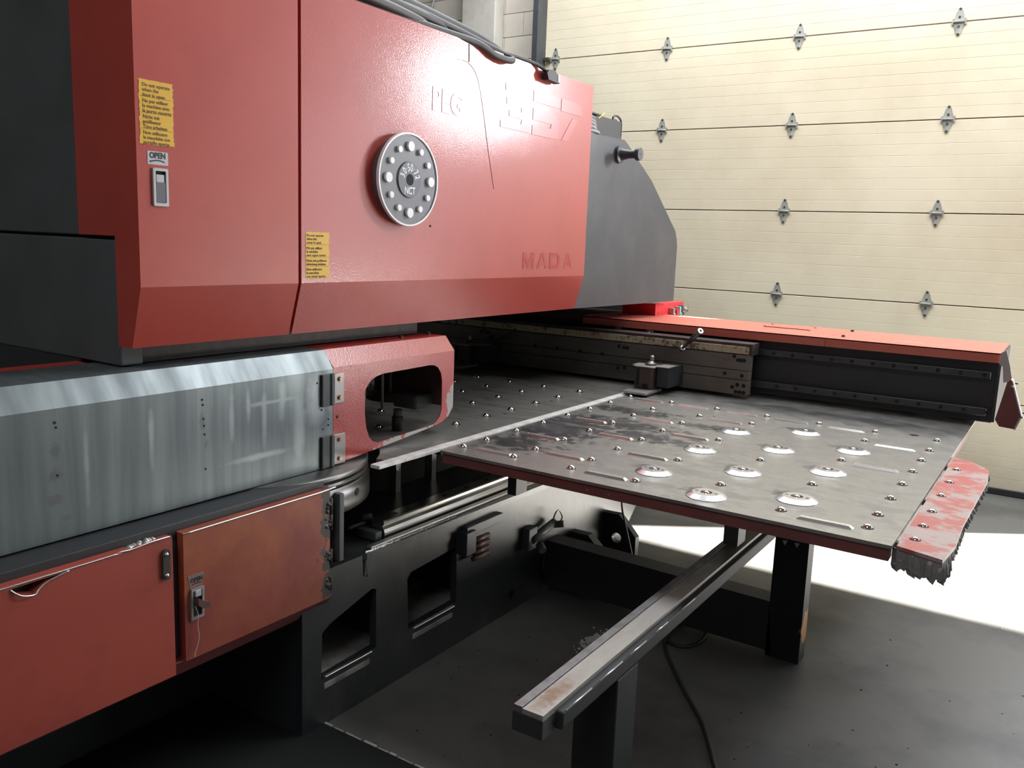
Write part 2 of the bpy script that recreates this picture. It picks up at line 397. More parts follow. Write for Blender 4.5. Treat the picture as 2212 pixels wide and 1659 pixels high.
struct(MB().box(-9, 6, -5.2, -5.0, 0, 5).build('wall_front', m_room))
struct(MB().plate([(-9.2, -5.2), (6.2, -5.2), (6.2, 7), (-9.2, 7)], [[(-4.3, 4.2), (2.1, 4.2), (2.1, 6.2), (-4.3, 6.2)]], 'Z', 5.0, 5.15).build('ceiling', m_room))
w2 = struct(MB().plate([(-4.4, 4.1), (2.2, 4.1), (2.2, 6.3), (-4.4, 6.3)], [[(-4.28, 4.22), (2.08, 4.22), (2.08, 6.18), (-4.28, 6.18)]], 'Z', 4.96, 5.0).build('window_2', m_endcap))
MB().box(-4.28, 2.08, 4.22, 6.18, 5.02, 5.04).build('glazing', m_sky, w2)
w1 = struct(MB().plate([(0.46, 2.56), (1.10, 2.56), (1.10, 3.44), (0.46, 3.44)], [[(0.51, 2.61), (1.05, 2.61), (1.05, 3.39), (0.51, 3.39)]], 'Y', 6.76, 6.80).build('window_1', m_endcap))
d2 = struct(MB().plate([(1.19, 0.0), (1.28, 0.0), (1.28, 2.95), (4.5, 2.95), (4.5, 0), (4.6, 0), (4.6, 3.04), (1.19, 3.04)], [], 'Y', 6.76, 6.80).build('door_2', m_endcap))

# --- the sectional door
Y0 = 6.65
joints = [0.04, 0.635, 1.272, 1.896, 2.522, 3.148, 3.776, 4.40]
d1 = struct(MB().box(-4.10, 0.24, Y0+0.046, Y0+0.06, 0.03, 4.4).build('door_1', m_groove))
X0, X1 = -4.09, 0.23
for i in range(7):
    za, zb = joints[i]+0.0035, joints[i+1]-0.0035
    mb = MB(); prof = [(Y0+0.045, za), (Y0+0.002, za), (Y0, za+0.002)]
    nb = 8; h = (zb-za)/nb
    for k in range(1, nb):
        z = za + h*k; prof += [(Y0, z-0.0022), (Y0+0.0014, z), (Y0, z+0.0022)]
    prof += [(Y0, zb-0.002), (Y0+0.002, zb), (Y0+0.045, zb)]
    mb.plate([(p[0], p[1]) for p in prof], [], 'X', X0, X1)
    mb.build('door_panel', m_cream, d1)
def door_hinge_mesh():
    mb = MB()
    up = [(-.030, .006), (.030, .006), (.031, .022), (.020, .060), (.010, .086), (0, .092), (-.010, .086), (-.020, .060), (-.031, .022)]
    mb.plate(up, [], 'Y', -0.006, 0.0); mb.plate([(x, -z) for x, z in up][::-1], [], 'Y', -0.006, 0.0)
    mb.cyl((-.040, -.008, 0), (.040, -.008, 0), .008, n=10)
    mb.box(-.044, -.034, -.014, 0, -.02, .02); mb.box(.034, .044, -.014, 0, -.02, .02)
    return proto_mesh(mb, 'door_hinge', m_hinge)
def hinge_bolts_mesh():
    mb = MB()
    for z in (-.080, -.030, .030, .080): mb.hexbolt((0, -.006, z), 'Y', .006, .005)
    return proto_mesh(mb, 'hinge_bolt', m_bolt)
hm, hb = door_hinge_mesh(), hinge_bolts_mesh()
for z in joints[1:7]:
    for x in (-3.985, -2.955, -1.917, -0.870, 0.14):
        h_ = shared('door_hinge', hm, d1, (x, Y0, z))
        b_ = bpy.data.objects.new('hinge_bolt', hb); COL.objects.link(b_); b_.parent = h_
MB().box(-4.09, 0.23, Y0-0.012, Y0+0.04, 0.0, 0.045, 0.006).build('bottom_seal', m_rubber, d1)
MB().box(-4.14, -4.085, 6.50, 6.645, 0, 4.4, 0.004).build('door_track', m_cast, d1)
MB().box(-4.085, -4.03, 6.60, 6.645, 3.135, 3.16).build('track_roller', m_bolt, d1)
# thin cable on the wall left of the pilaster
tag(MB().tube([(-5.35, 6.70, 4.3), (-5.36, 6.71, 3.9), (-5.42, 6.71, 3.7), (-5.46, 6.71, 3.5), (-5.46, 6.71, 2.2)], 0.012).build('wall_cable', m_endcap),
    'thin pale cable hanging down the block wall above the machine', 'cable')

# ================================================================== punch press
pp = thing('punch_press', 'big black punch press frame with charcoal side plate, oily steel base and lower turret', 'machine', (-2.6, 2.6, 0))
# upper arm (charcoal side plate seen right of the red cover)
prof = [(1.40, 1.30), (4.945, 1.272), (4.945, 1.60), (4.93, 1.645), (4.905, 1.69), (4.52, 1.955), (4.20, 2.115), (4.15, 2.135), (3.80, 2.125), (3.68, 2.125), (3.68, 2.29), (1.40, 2.29)]
MB().plate(prof, [], 'X', -2.075, -2.05).build('side_plate', m_cast, pp)
prof2 = [(1.42, 1.31), (4.90, 1.29), (4.90, 1.62), (4.5, 1.92), (4.15, 2.10), (3.7, 2.10), (3.7, 2.27), (1.42, 2.27)]
MB().plate(prof2, [], 'X', -3.4, -2.08).build('upper_frame', m_black, pp)
# left end black housing
MB().box(-4.4, -2.275, 1.365, 1.40, 1.57, 2.9, 0.003).build('end_panel', m_black, pp)
MB().box(-4.4, -2.11, 1.335, 1.40, 1.228, 1.562, 0.004).build('end_ledge', m_black, pp)
MB().box(-4.4, -2.31, 1.34, 1.40, 0.835, 1.228).build('end_skirt', m_gate, pp)
MB().box(-3.4, -2.40, 1.45, 1.9, 0.0, 1.31).build('rear_column', m_black, pp)
# throat
MB().box(-3.4, -2.40, 5.05, 5.35, 0.0, 1.95, 0.01).build('far_column', m_black, pp)
# lifting pin
mb = MB(); mb.lathe([(0.034, -2.05), (0.044, -2.05), (0.044, -2.035), (0.030, -2.030), (0.024, -2.005), (0.021, -1.985), (0.021, -1.955),
                     (0.032, -1.948), (0.033, -1.930), (0.031, -1.926)], (0, 4.09, 2.055), 'X', 28)
mb.build('lifting_pin', m_cast, pp)
MB().cyl((-1.927, 4.09, 2.055), (-1.9250, 4.09, 2.055), 0.003, n=8).build('center_hole', m_hole, pp)
# base
outer = [(1.78, 0.0), (4.05, 0.0), (4.27, 0.19), (4.60, 0.535), (1.78, 0.535)]
MB().box(-2.45, -2.35, 0.3, 1.8, 0.0, 0.80).build('base_recess', m_gate, pp)  # black panel set back to keep the space under the cabinet dark
holes = [[(1.862, .165), (2.125, .176), (2.122, .392), (2.10, .400), (1.90, .345), (1.866, .325)],
         [(2.300, .176), (2.592, .182), (2.584, .405), (2.57, .412), (2.31, .395), (2.288, .375)],
         circ(2.998, .073, .021, 14)]
bp = MB().plate(outer, holes, 'X', -1.93, -1.90).build('base_plate', m_base, pp)
MB().box(-2.9, -1.93, 1.8, 3.0, 0.13, 0.166).build('base_shelf', m_shelf, pp)
MB().box(-2.9, -1.93, 1.78, 1.80, 0.0, 0.53).build('base_end', m_gate, pp)
MB().box(-2.9, -1.93, 2.20, 2.22, 0.166, 0.5).build('base_rib', m_gate, pp)
MB().box(-2.9, -1.93, 2.70, 2.72, 0.166, 0.5).build('base_rib', m_gate, pp)
MB().box(-2.92, -2.90, 1.8, 5.0, 0.0, 0.83).build('base_back', m_mat, pp)  # tall matt black sheet that stands in for the dark under the table
for a, b in ((1.875, 2.10), (2.325, 2.575)):
    MB().box(-1.905, -1.893, a, b, 0.168, 0.174, 0.002).build('opening_lip', m_bright, pp)
    MB().box(-1.905, -1.895, a, b-0.01, 0.128, 0.148, 0.003).build('weld_strip', m_shelf, pp)
# rail ledge
MB().plate([(-1.925, 1.99), (-1.893, 2.067), (-1.868, 3.2), (-1.865, 4.45), (-2.35, 4.45), (-2.35, 1.99)], [], 'Z', 0.515, 0.538).build('rail_ledge', m_base, pp)
MB().plate([(2.06, .515), (2.9, .515), (2.9, .455), (2.07, .455)], [], 'X', -1.90, -1.893).build('ledge_apron', m_base, pp)
MB().plate([(-2.1, .515), (-1.895, .515), (-1.895, .46), (-1.93, .465)], [], 'Y', 2.06, 2.07).build('ledge_gusset', m_black, pp)
MB().box(-1.928, -1.905, 2.10, 4.3, 0.538, 0.549, 0.002).build('guide_strip', m_bright, pp)
# lumpy weld bead along the ledge edge
mb = MB()
rnd = random.Random(3)
for i in range(110):
    y = 2.07 + i*0.0046
    if y > 2.58: break
    mb.lathe([(0.0045+rnd.random()*.002, 0), (0.004, 0.003), (0.001, 0.005+rnd.random()*.002)], (-1.901+rnd.uniform(-.003, .003)+0.02*0, y, 0.5375), 'Z', 7, True)
mb.build('weld_bead', m_bright, pp)
# ground rail with side groove
rp = [(-2.001, .605), (-1.946, .605), (-1.942, .601), (-1.942, .592), (-1.950, .583), (-1.942, .574), (-1.938, .562), (-1.938, .538),
      (-2.005, .538), (-2.005, .562), (-2.001, .574), (-1.993, .583), (-2.001, .592)]
MB().plate(rp, [], 'Y', 2.205, 4.3).build('linear_rail', m_rail, pp)
hmh = proto_mesh(MB().cyl((0, 0, 0), (0, 0, 0.0012), 0.0085, n=14), 'rail_hole', m_hole)
for k in range(14):
    shared('rail_hole', hmh, pp, (-1.972, 2.30 + k*0.145, 0.6045))
mb = MB().box(-2.04, -1.945, 2.165, 2.20, 0.54, 0.572, 0.004); mb.cyl((-2.03, 2.12, .583), (-2.03, 2.20, .583), .006, n=10)
mb.cyl((-2.04, 2.2, .60), (-2.015, 2.225, .605), .012, n=10); mb.build('rail_stop', m_black, pp)
# stop bracket and fittings on the base side
mb = MB(); mb.box(-1.90, -1.845, 2.575, 2.640, 0.385, 0.478, 0.003); mb.box(-1.90, -1.862, 2.60, 2.85, 0.455, 0.492, 0.002); mb.build('stop_bracket', m_base, pp)
for z in (.43, .405, .38, .355):
    MB().cyl((-1.86, 2.64, z), (-1.86, 2.745, z-.003), .011, n=10).build('hose_fitting', m_brown, pp)
mb = MB(); mb.cyl((-1.865, 3.09, .305), (-1.865, 3.28, .338), .019, n=12); mb.cyl((-1.865, 3.27, .33), (-1.82, 3.29, .338), .016, n=12)
mb.box(-1.90, -1.86, 3.06, 3.13, .26, .36, .004); mb.cyl((-1.83, 3.10, .29), (-1.80, 3.08, .275), .018, n=12); mb.build('hydraulic_fitting', m_black, pp)
MB().tube([(-1.86, 3.26, .35), (-1.85, 3.265, .39), (-1.845, 3.29, .395), (-1.84, 3.31, .36), (-1.85, 3.30, .335)], .0035, 6).build('wire_loop', m_bolt, pp)
# two eight-sided lugs
MB().plate([(-1.91, -.0), (-1.91, .235), (-1.815, .238), (-1.790, .215), (-1.715, .135), (-1.715, .0)], [circ(-1.822, .112, .027, 18)], 'Y', 3.86, 3.90).build('foundation_lug', m_gate, pp)
MB().plate([(-1.91, -.0), (-1.91, .228), (-1.80, .228), (-1.735, .17), (-1.70, .11), (-1.70, 0)], [], 'Y', 3.50, 3.55).build('foundation_lug', m_gate, pp)
# lower turret
tc = (-2.32, 1.92)
MB().lathe([(0.385, .70), (0.418, .705), (0.42, .71), (0.42, .790), (0.40, .792)], (tc[0], tc[1], 0), 'Z', 64, True).build('turret_disc', m_turret, pp)
mb = MB()
mb.lathe([(0.412, .793), (0.412, .812), (0.405, .812)], (tc[0], tc[1], 0), 'Z', 64, True)
mb.lathe([(0.414, .814), (0.414, .832), (0.405, .836), (.3, .836)], (tc[0], tc[1], 0), 'Z', 64, True); mb.build('turret_ring', m_turret, pp)
a = math.atan2(0.12, 0.40)
MB().cyl((tc[0]+.41*math.cos(a), tc[1]+.41*math.sin(a), .757), (tc[0]+.4215*math.cos(a), tc[1]+.4215*math.sin(a), .757), .013, n=18).build('turret_hole', m_hole, pp)
MB().box(-1.925, -1.873, 1.915, 1.935, .56, .785, .002).build('cover_stay', m_black, pp)
for y in (2.66, 2.90):
    MB().box(-2.32, -2.28, y, y+.03, .53, .83).build('table_post', m_plate, pp)
# punch ram seen through the window of the red guard
mb = MB(); mb.cyl((-2.36, 2.72, .96), (-2.36, 2.72, 1.28), .075, n=24); mb.cyl((-2.36, 2.72, .925), (-2.36, 2.72, .965), .11, n=24); mb.build('punch_ram', m_brown, pp)
MB().cyl((-2.153, 2.515, .85), (-2.153, 2.515, .905), .022, n=20).build('punch_holder', m_rubber, pp)
MB().cyl((-2.153, 2.515, .905), (-2.153, 2.515, .935), .017, n=20).build('punch_holder', m_black, pp)
MB().box(-2.22, -2.10, 2.56, 2.78, .93, .99, .01).build('punch_holder_arm', m_black, pp)
for (x, y) in ((-2.22, 2.50), (-2.30, 2.64)):
    MB().cyl((x, y, .93), (x, y, 1.25), .006, n=8).build('guide_rod', m_plate, pp)
MB().box(-2.14, -2.13, 2.22, 2.27, .84, 1.04).build('guide_fin', m_brown, pp)

# ================================================================== red covers on the upper arm
XP = -2.0
dc = thing('cover_door', 'tall red hinged cover with silver flush latch and yellow sticker under the word OPEN', 'machine cover', (-2.0, 1.6, 1.283))
MB().plate([(-2.0, 2.323), (-2.0, 1.445), (-2.045, 1.283), (-2.105, 1.283), (-2.105, 1.572), (-2.270, 1.572), (-2.270, 2.323)], [], 'Y', 1.327, 1.862).build('cover_shell', m_red_fine, dc)
def torn(y0, y1, z0, z1, amp, rnd, n=16):
    out = []
    for k in range(n): out.append((y0 + (y1-y0)*k/n, z1 + (0 if k % 5 else rnd.uniform(-amp, 0))))
    for k in range(n*2): out.append((y1 - abs(rnd.uniform(-amp, amp)), z1 - (z1-z0)*k/(n*2)))
    for k in range(n): out.append((y1 - (y1-y0)*k/n, z0 + rnd.uniform(0, amp*.6)))
    for k in range(n*2): out.append((y0 + abs(rnd.uniform(-amp, amp)), z0 + (z1-z0)*k/(n*2)))
    return out
rn = random.Random(5)
st = MB().plate(torn(1.336, 1.437, 1.803, 1.960, .004, rn), [], 'X', XP, XP+.0009).build('warning_sticker', m_yel, dc)
text_x('Do not operate\nwhen the\ndoor is open', 1.347, 1.9435, XP+.0009, .0124, m_ink, st, line=.98, bold=.00012)
text_x('Ne pas utiliser\nla machine avec\nla porte ouverte', 1.347, 1.9050, XP+.0009, .0124, m_ink, st, line=.98, bold=.00012)
text_x('Nicht mit\ngeöffneter\nTüre arbeiten', 1.347, 1.8665, XP+.0009, .0124, m_ink, st, line=.98, bold=.00012)
text_x('Non utilizzare\nla macchina con\nportello aperto', 1.347, 1.8280, XP+.0009, .0120, m_ink, st, line=.98, bold=.00012)
mb = MB()
for z in (1.9185, 1.880, 1.841): mb.box(XP+.0009, XP+.0013, 1.340, 1.434, z, z+.0006)
mb.build('sticker_line', m_ink, st)
lb = MB().plate(rrect(1.357, 1.416, 1.755, 1.788, .002), [], 'X', XP, XP+.001).build('open_label', m_label, dc)
text_x('OPEN', 1.362, 1.7715, XP+.001, .0195, m_black_ink, lb, bold=.0009, sx=.92)
mb = MB(); pts = [(1.366+.040*k/8, 1.7625 + .0035*math.sin(math.pi*k/8)) for k in range(9)]
mb.plate([(y, z+.0018) for y, z in pts] + [(y, z-.0018) for y, z in pts[::-1]], [], 'X', XP+.001, XP+.0014)
mb.plate([(1.366, 1.766), (1.366, 1.759), (1.3605, 1.7620)], [], 'X', XP+.001, XP+.0014); mb.build('open_arrow', m_black_ink, lb)
lt = MB().plate(rrect(1.369, 1.412, 1.652, 1.747, .003), [rrect(1.3755, 1.4055, 1.660, 1.740, .003)], 'X', XP, XP+.006).build('latch', m_label, dc)
MB().box(XP-.0005, XP+.0006, 1.3755, 1.4055, 1.660, 1.740).build('latch_well', m_hole, lt)
MB().plate(rrect(1.377, 1.404, 1.661, 1.712, .004), [], 'X', XP, XP+.005).build('latch_paddle', m_emb, lt)
MB().plate(rrect(1.379, 1.401, 1.711, 1.731, .001), [], 'X', XP, XP+.004).build('latch_trigger', m_label, lt)

sc_ = thing('side_cover', 'long red side cover with round grey emblem, peeled raised numerals and a yellow sticker', 'machine cover', (-2.0, 2.8, 1.283))
mb = MB(); mb.plate([(-2.0, 2.323), (-2.0, 1.445), (-2.045, 1.283), (-2.049, 1.283), (-2.049, 2.323)], [], 'Y', 1.874, 3.692)
# clip the far end of the chamfer a little as the photo shows
mb.build('cover_shell', m_red, sc_)
MB().plate([(-2.02, 2.32), (-2.02, 1.445), (-2.06, 1.30), (-2.07, 1.30), (-2.07, 2.32)], [], 'Y', 1.8625, 1.8735).build('cover_gap_strip', m_hole, sc_)
st = MB().plate(torn(1.890, 1.992, 1.4575, 1.602, .003, rn), [], 'X', XP, XP+.0009).build('warning_sticker', m_yel, sc_)
text_x('Do not operate\nwhen the\ncover is open', 1.8945, 1.588, XP+.0009, .0112, m_ink, st, line=.98, bold=.00012)
text_x('Ne pas utiliser\nla machine\navec capot ouvert', 1.8945, 1.549, XP+.0009, .0112, m_ink, st, line=.98, bold=.00012)
text_x('Nicht mit geöffneter\nabdeckung arbeiten', 1.8945, 1.5105, XP+.0009, .0104, m_ink, st, line=1.05, bold=.00012)
text_x('Non utilizzare\nla macchina\ncon carter aperto', 1.8945, 1.4835, XP+.0009, .0112, m_ink, st, line=.98, bold=.00012)
mb = MB()
for z in (1.563, 1.524, 1.4965): mb.box(XP+.0009, XP+.0013, 1.892, 1.990, z, z+.0006)
mb.build('sticker_line', m_ink, st)
# emblem
EY, EZ = 2.34, 1.792
em = MB().lathe([(0.150, -2.0), (0.150, -1.972), (0.152, -1.970)], (0, EY, EZ), 'X', 56).build('emblem', m_emb, sc_)
MB().lathe([(0.1525, -1.980), (0.1575, -1.978), (0.1575, -1.966), (0.1515, -1.966), (0.1515, -1.972)], (0, EY, EZ), 'X', 64).build('emblem_rim', m_white, em)
for k in range(12):
    a = R(30*k); big = k % 3 == 0
    y, z = EY + .112*math.sin(a), EZ + .112*math.cos(a)
    MB().cyl((-1.971, y, z), (-1.960, y, z), .0165 if big else .0105, n=22).build('emblem_dot', m_white, em)
MB().lathe([(0.060, -1.972), (0.062, -1.969), (0.060, -1.965)], (0, EY, EZ), 'X', 40).build('emblem_hub', m_emb2, em)
MB().cyl((-1.966, EY, EZ), (-1.9645, EY, EZ), .0195, n=24).build('emblem_socket', m_hole, em)
for ch, ang in (('3', -71), ('0', -46), ('·', -29), ('5', -12.5), ('0', 10.5), ('·', 29), ('7', 49), ('2', 74)):
    a = R(ang); me = text_mesh(ch, .036, align='CENTER', bold=.0006, sx=.72)
    me.transform(Matrix.Translation((0, .0290, 0))); me.transform(Matrix.Rotation(-a, 4, 'Z'))
    me.transform(Matrix(((0, 0, 1, -1.9648), (1, 0, 0, EY), (0, 1, 0, EZ), (0, 0, 0, 1)))); me.materials.append(m_white)
    link('emblem_numeral', me, em)
text_x('NCT', EY, EZ-.0485, -1.9648, .0345, m_white, em, name='emblem_lettering', align='CENTER', bold=.0006, sx=.78)
# ghost lettering left in the paint
text_x('PEG', 2.492, 2.050, XP-.0003, .112, m_red_smooth, sc_, name='raised_lettering', bold=.003, sx=.95, depth=.0016)
def num(polys):
    mb = MB()
    for p in polys: mb.plate(p, [], 'X', XP, XP+.0016)
    mb.build('raised_numeral', m_red_smooth, sc_)
num([[(2.96, 2.222), (3.13, 2.222), (3.145, 2.190), (2.96, 2.190)],
     [(2.97, 2.166), (3.08, 2.166), (3.135, 2.150), (3.145, 2.11), (3.145, 2.045), (2.93, 2.045), (2.93, 2.073), (3.08, 2.073), (3.085, 2.092), (2.99, 2.094), (2.99, 2.118), (3.08, 2.120), (3.08, 2.138), (2.97, 2.138)]])
num([[(3.172, 2.222), (3.385, 2.222), (3.388, 2.178), (3.170, 2.178)],
     [(3.170, 2.152), (3.33, 2.155), (3.368, 2.142), (3.385, 2.115), (3.385, 2.046), (3.167, 2.043), (3.169, 2.082), (3.318, 2.085), (3.325, 2.105), (3.171, 2.104)]])
num([[(3.404, 2.224), (3.535, 2.224), (3.575, 2.214), (3.592, 2.19), (3.592, 2.172), (3.402, 2.172)],
     [(3.505, 2.152), (3.556, 2.152), (3.472, 2.048), (3.415, 2.048)]])
def letters(polys, name='raised_letter', th=.0010):
    mb = MB()
    for outer, hs in polys: mb.plate(outer, hs, 'X', XP, XP+th)
    return mb.build(name, m_red_smooth, sc_)
z0, z1 = 1.481, 1.550
def A_(y, w): return ([(y, z0), (y+w*.38, z1), (y+w*.62, z1), (y+w, z0), (y+w*.80, z0), (y+w*.74, z0+.015), (y+w*.26, z0+.015), (y+w*.20, z0)], [[(y+w*.32, z0+.027), (y+w*.68, z0+.027), (y+w*.52, z1-.012), (y+w*.48, z1-.012)]])
letters([([(3.138, z0), (3.138, z1), (3.163, z1), (3.184, z0+.032), (3.206, z1), (3.230, z1), (3.230, z0), (3.212, z0), (3.212, z0+.046), (3.192, z0), (3.177, z0), (3.156, z0+.046), (3.156, z0)], [])])
letters([A_(3.252, .088)])
letters([([(3.360, z0), (3.360, z1), (3.432, z1), (3.452, z1-.016), (3.452, z0+.016), (3.432, z0)], [[(3.381, z0+.015), (3.424, z0+.015), (3.431, z0+.024), (3.431, z1-.024), (3.424, z1-.015), (3.381, z1-.015)]])])
letters([A_(3.482, .088)], th=.0003)
# loose thin wire scratches
MB().tube([(-1.9985, 2.706, 2.322), (-1.9985, 2.709, 2.25)], .0012, 6).build('hairline_wire', m_rubber, sc_)
MB().tube([(-1.9995, 2.64, 2.245), (-1.999, 2.70, 2.248), (-1.999, 2.76, 2.21), (-1.999, 2.80, 2.12), (-1.999, 2.85, 1.95), (-1.999, 2.90, 1.80)], .0008, 5).build('scratch_wire', m_red_smooth, sc_)
MB().cyl((-2.0, 2.50, 1.64), (-1.997, 2.50, 1.64), .0035, n=8).build('rivet_hole', m_hole, sc_)

# ================================================================== guards along the front of the throat
sg = thing('grey_guard', 'long grey galvanised guard with scratched face and bright sloping top edge', 'guard', (-2.1, 1.2, 0.84))
MB().plate([(-1.995, .838), (-1.995, 1.164), (-2.035, 1.223), (-2.245, 1.223), (-2.245, 1.218), (-2.037, 1.218), (-2.000, 1.162), (-2.000, .838)], [], 'Y', 0.30, 2.006).build('guard_sheet', m_silver, sg)
MB().plate([(-2.0, .838), (-1.998, 1.16), (-2.037, 1.218), (-2.2, 1.218), (-2.2, .838)], [], 'Y', 2.002, 2.0055).build('guard_end', m_black, sg)
for z0, z1 in ((1.045, 1.150), (.838, .945)):
    mb = MB(); mb.box(-2.0, -1.985, 1.951, 1.962, z0, z1, .002); mb.box(-2.0, -1.985, 1.992, 2.006, z0, z1, .002); mb.box(-2.0, -1.990, 1.951, 2.006, z0, z1, .001)
    mb.build('hinge_block', m_black, sg)
rv = proto_mesh(MB().cyl((-.001, 0, 0), (.0012, 0, 0), .0032, n=8), 'rivet_hole', m_hole)
for (y, z) in ((1.50, 1.13), (1.502, 1.115), (1.503, 1.075), (1.505, 1.055), (1.506, 1.03), (1.507, .93), (1.086, 1.13), (1.088, 1.118), (1.086, 1.0), (1.935, 1.125), (1.985, 1.0), (1.985, .98), (1.955, 1.035), (1.96, .97), (1.97, .86)):
    shared('rivet_hole', rv, sg, (-1.9950, y, z))
MB().box(-2.30, -2.246, 0.3, 1.32, 1.19, 1.2235).build('red_ledge', m_red_guard_top, sg, 'thin dark red edge behind the grey top')

wg = thing('window_guard', 'red hinged guard box with a large round-cornered window and chipped lower edge', 'guard', (-2.1, 2.35, 0.85))
win = [(2.165, 1.072), (2.178, 1.091), (2.197, 1.106), (2.225, 1.116), (2.256, 1.121), (2.518, 1.125), (2.543, 1.122), (2.567, 1.112), (2.587, 1.089), (2.595, 1.058), (2.597, 0.945), (2.586, 0.918), (2.566, 0.901), (2.540, 0.890),
       (2.232, 0.877), (2.206, 0.886), (2.186, 0.906), (2.172, 0.94), (2.164, 0.99)]
MB().plate([(2.012, .838), (2.30, .861), (2.50, .880), (2.60, .893), (2.640, .912), (2.668, .945), (2.668, 1.168), (2.012, 1.168)], [win], 'X', -2.004, -2.0).build('guard_front', m_red_guard, wg)
MB().plate([(-2.0, 1.168), (-2.045, 1.222), (-2.047, 1.218), (-2.004, 1.166)], [], 'Y', 2.012, 2.668).build('guard_bevel', m_red_guard, wg)
MB().box(-2.36, -2.0455, 2.012, 2.668, 1.218, 1.222).build('guard_top', m_red_guard_top, wg)
MB().plate([(-2.004, .945), (-2.004, 1.166), (-2.046, 1.218), (-2.36, 1.218), (-2.36, .93)], [], 'Y', 2.664, 2.668).build('guard_end', m_brown, wg)
MB().box(-2.30, -2.34, 2.02, 2.10, .95, 1.216).build('guard_rib', m_brown, wg)
for (z0, z1, y1) in ((1.048, 1.146, 2.056), (.840, .942, 2.064)):
    h_ = MB().box(-2.0, -1.994, 2.010, y1, z0, z1, .001).build('hinge_plate', m_plate, wg)
    for z in (z0+.018, z1-.018):
        MB().hexbolt((-1.994, 2.036, z), 'X', .0075, .007).build('hinge_bolt', m_brass, h_)
MB().cyl((-2.0, 2.030, 1.0), (-1.999, 2.030, 1.0), .005, n=10).build('bolt_hole', m_hole, wg)
for (x, y) in ((-2.205, 2.481), (-2.102, 2.467), (-2.195, 2.652), (-2.119, 2.650)):
    MB().hexbolt((x, y, 1.222), 'Z', .008, .010).build('top_bolt', m_bolt, wg)
# dusty strip of the frame right behind the guards
MB().box(-2.42, -2.15, 1.42, 2.62, 1.226, 1.31).build('throat_edge', m_dkbrown, pp)

# ================================================================== lower cabinet
lc = thing('side_cabinet', 'red low side cabinet with two dented and rusted doors', 'cabinet', (-2.1, 1.2, 0.40))
MB().box(-2.35, -1.915, 0.30, 1.90, .455, .790).build('cabinet_body', m_black, lc)
MB().box(-2.33, -1.908, 0.30, 1.902, .7905, .832, .003).build('cabinet_cap', m_gate, lc)
MB().plate([(-1.915, .400), (-1.935, .398), (-1.935, .455), (-1.882, .452)], [], 'Y', 0.3, 1.89).build('bottom_fold', m_maroon, lc)
def door(y0, y1, z0, z1, m, holes, name='cabinet_door'):
    mb = MB(); mb.plate([(y0, z0), (y1, z0), (y1, z1), (y0, z1)], holes, 'X', -1.905, -1.88)
    mb.box(-1.925, -1.8805, y0, y1, z1-.001, z1+.0035, .001)
    return mb.build(name, m, lc)
dl = door(0.30, 1.314, .424, .8055, m_red_low, [[(.905, .800), (.915, .790), (.930, .780), (.956, .775), (.966, .783), (.985, .793), (1.035, .8025)]])
MB().tube([(-1.879, .906, .799), (-1.876, .916, .788), (-1.872, .931, .778), (-1.874, .956, .773), (-1.876, .967, .782), (-1.879, .986, .792), (-1.880, 1.04, .803)], .0022, 6).build('torn_edge', m_bright, dl)
MB().tube([(-1.880, .30, .8065), (-1.880, 1.1, .8065), (-1.879, 1.16, .810), (-1.878, 1.20, .8085), (-1.879, 1.25, .812), (-1.882, 1.31, .811)], .0022, 6).build('worn_edge', m_bright, dl)
mb = MB(); rn2 = random.Random(9)
for k in range(9): mb.lathe([(0.010+rn2.random()*.006, 0), (0.008, .004), (.002, .006+rn2.random()*.004)], (-1.892-rn2.random()*.02, 1.20+k*.009, .807), 'Z', 7, False)
mb.build('crumpled_corner', m_bright, dl)
h_ = MB().plate(rrect(1.281, 1.302, .700, .782, .010), [], 'X', -1.88, -1.873).build('door_hinge', m_rust, dl)
for z in (.712, .769): MB().dome((0, 0, 0), .006).build('rivet', m_bright, h_).matrix_local = Matrix.Translation(Vector((-1.874, 1.291, z)) - Vector((0, 0, 0))) @ Matrix.Rotation(R(90), 4, 'Y')
dr = door(1.346, 1.880, .449, .8055, m_orange_low, [])
MB().tube([(-1.880, 1.346, .8065), (-1.880, 1.55, .807), (-1.879, 1.75, .8075), (-1.878, 1.84, .808), (-1.876, 1.90, .812)], .0024, 6).build('worn_edge', m_bright, dr)
for z in (.752, .70, .585, .50):
    mb = MB(); rn3 = random.Random(int(z*1000))
    mb.cyl((-1.881, 1.884, z-.026), (-1.881, 1.884, z+.026), .006, n=8)
    for k in range(6): mb.dome((-1.883, 1.862+rn3.random()*.02, z+rn3.uniform(-.02, .02)), .006+rn3.random()*.004, 8)
    mb.build('burnt_hinge', m_rust, dr)
lab = MB().plate([(1.357, .6865), (1.408, .686), (1.402, .652), (1.364, .650)], [], 'X', -1.88, -1.8792).build('open_label', m_worn_label, dr)
text_x('OPEN', 1.364, .6655, -1.8790, .0165, m_black_ink, lab, bold=.0006, sx=.9)
mb = MB(); pts = [(1.368+.030*k/8, 1-.342+.003*math.sin(math.pi*k/8)) for k in range(9)]
mb.plate([(y, z+.0015) for y, z in pts] + [(y, z-.0015) for y, z in pts[::-1]], [], 'X', -1.8792, -1.8788); mb.build('open_arrow', m_black_ink, lab)
lt = MB().plate([(1.362, .560), (1.402, .562), (1.404, .648), (1.364, .648)], [[(1.368, .568), (1.396, .569), (1.398, .640), (1.369, .640)]], 'X', -1.88, -1.874).build('latch', m_plate, dr)
MB().box(-1.8805, -1.8794, 1.367, 1.398, .567, .641).build('latch_well', m_hole, lt)
MB().plate([(1.371, .628), (1.390, .612), (1.408, .606), (1.409, .590), (1.388, .592), (1.372, .606)], [], 'X', -1.868, -1.856).build('latch_lever', m_brown, lt)
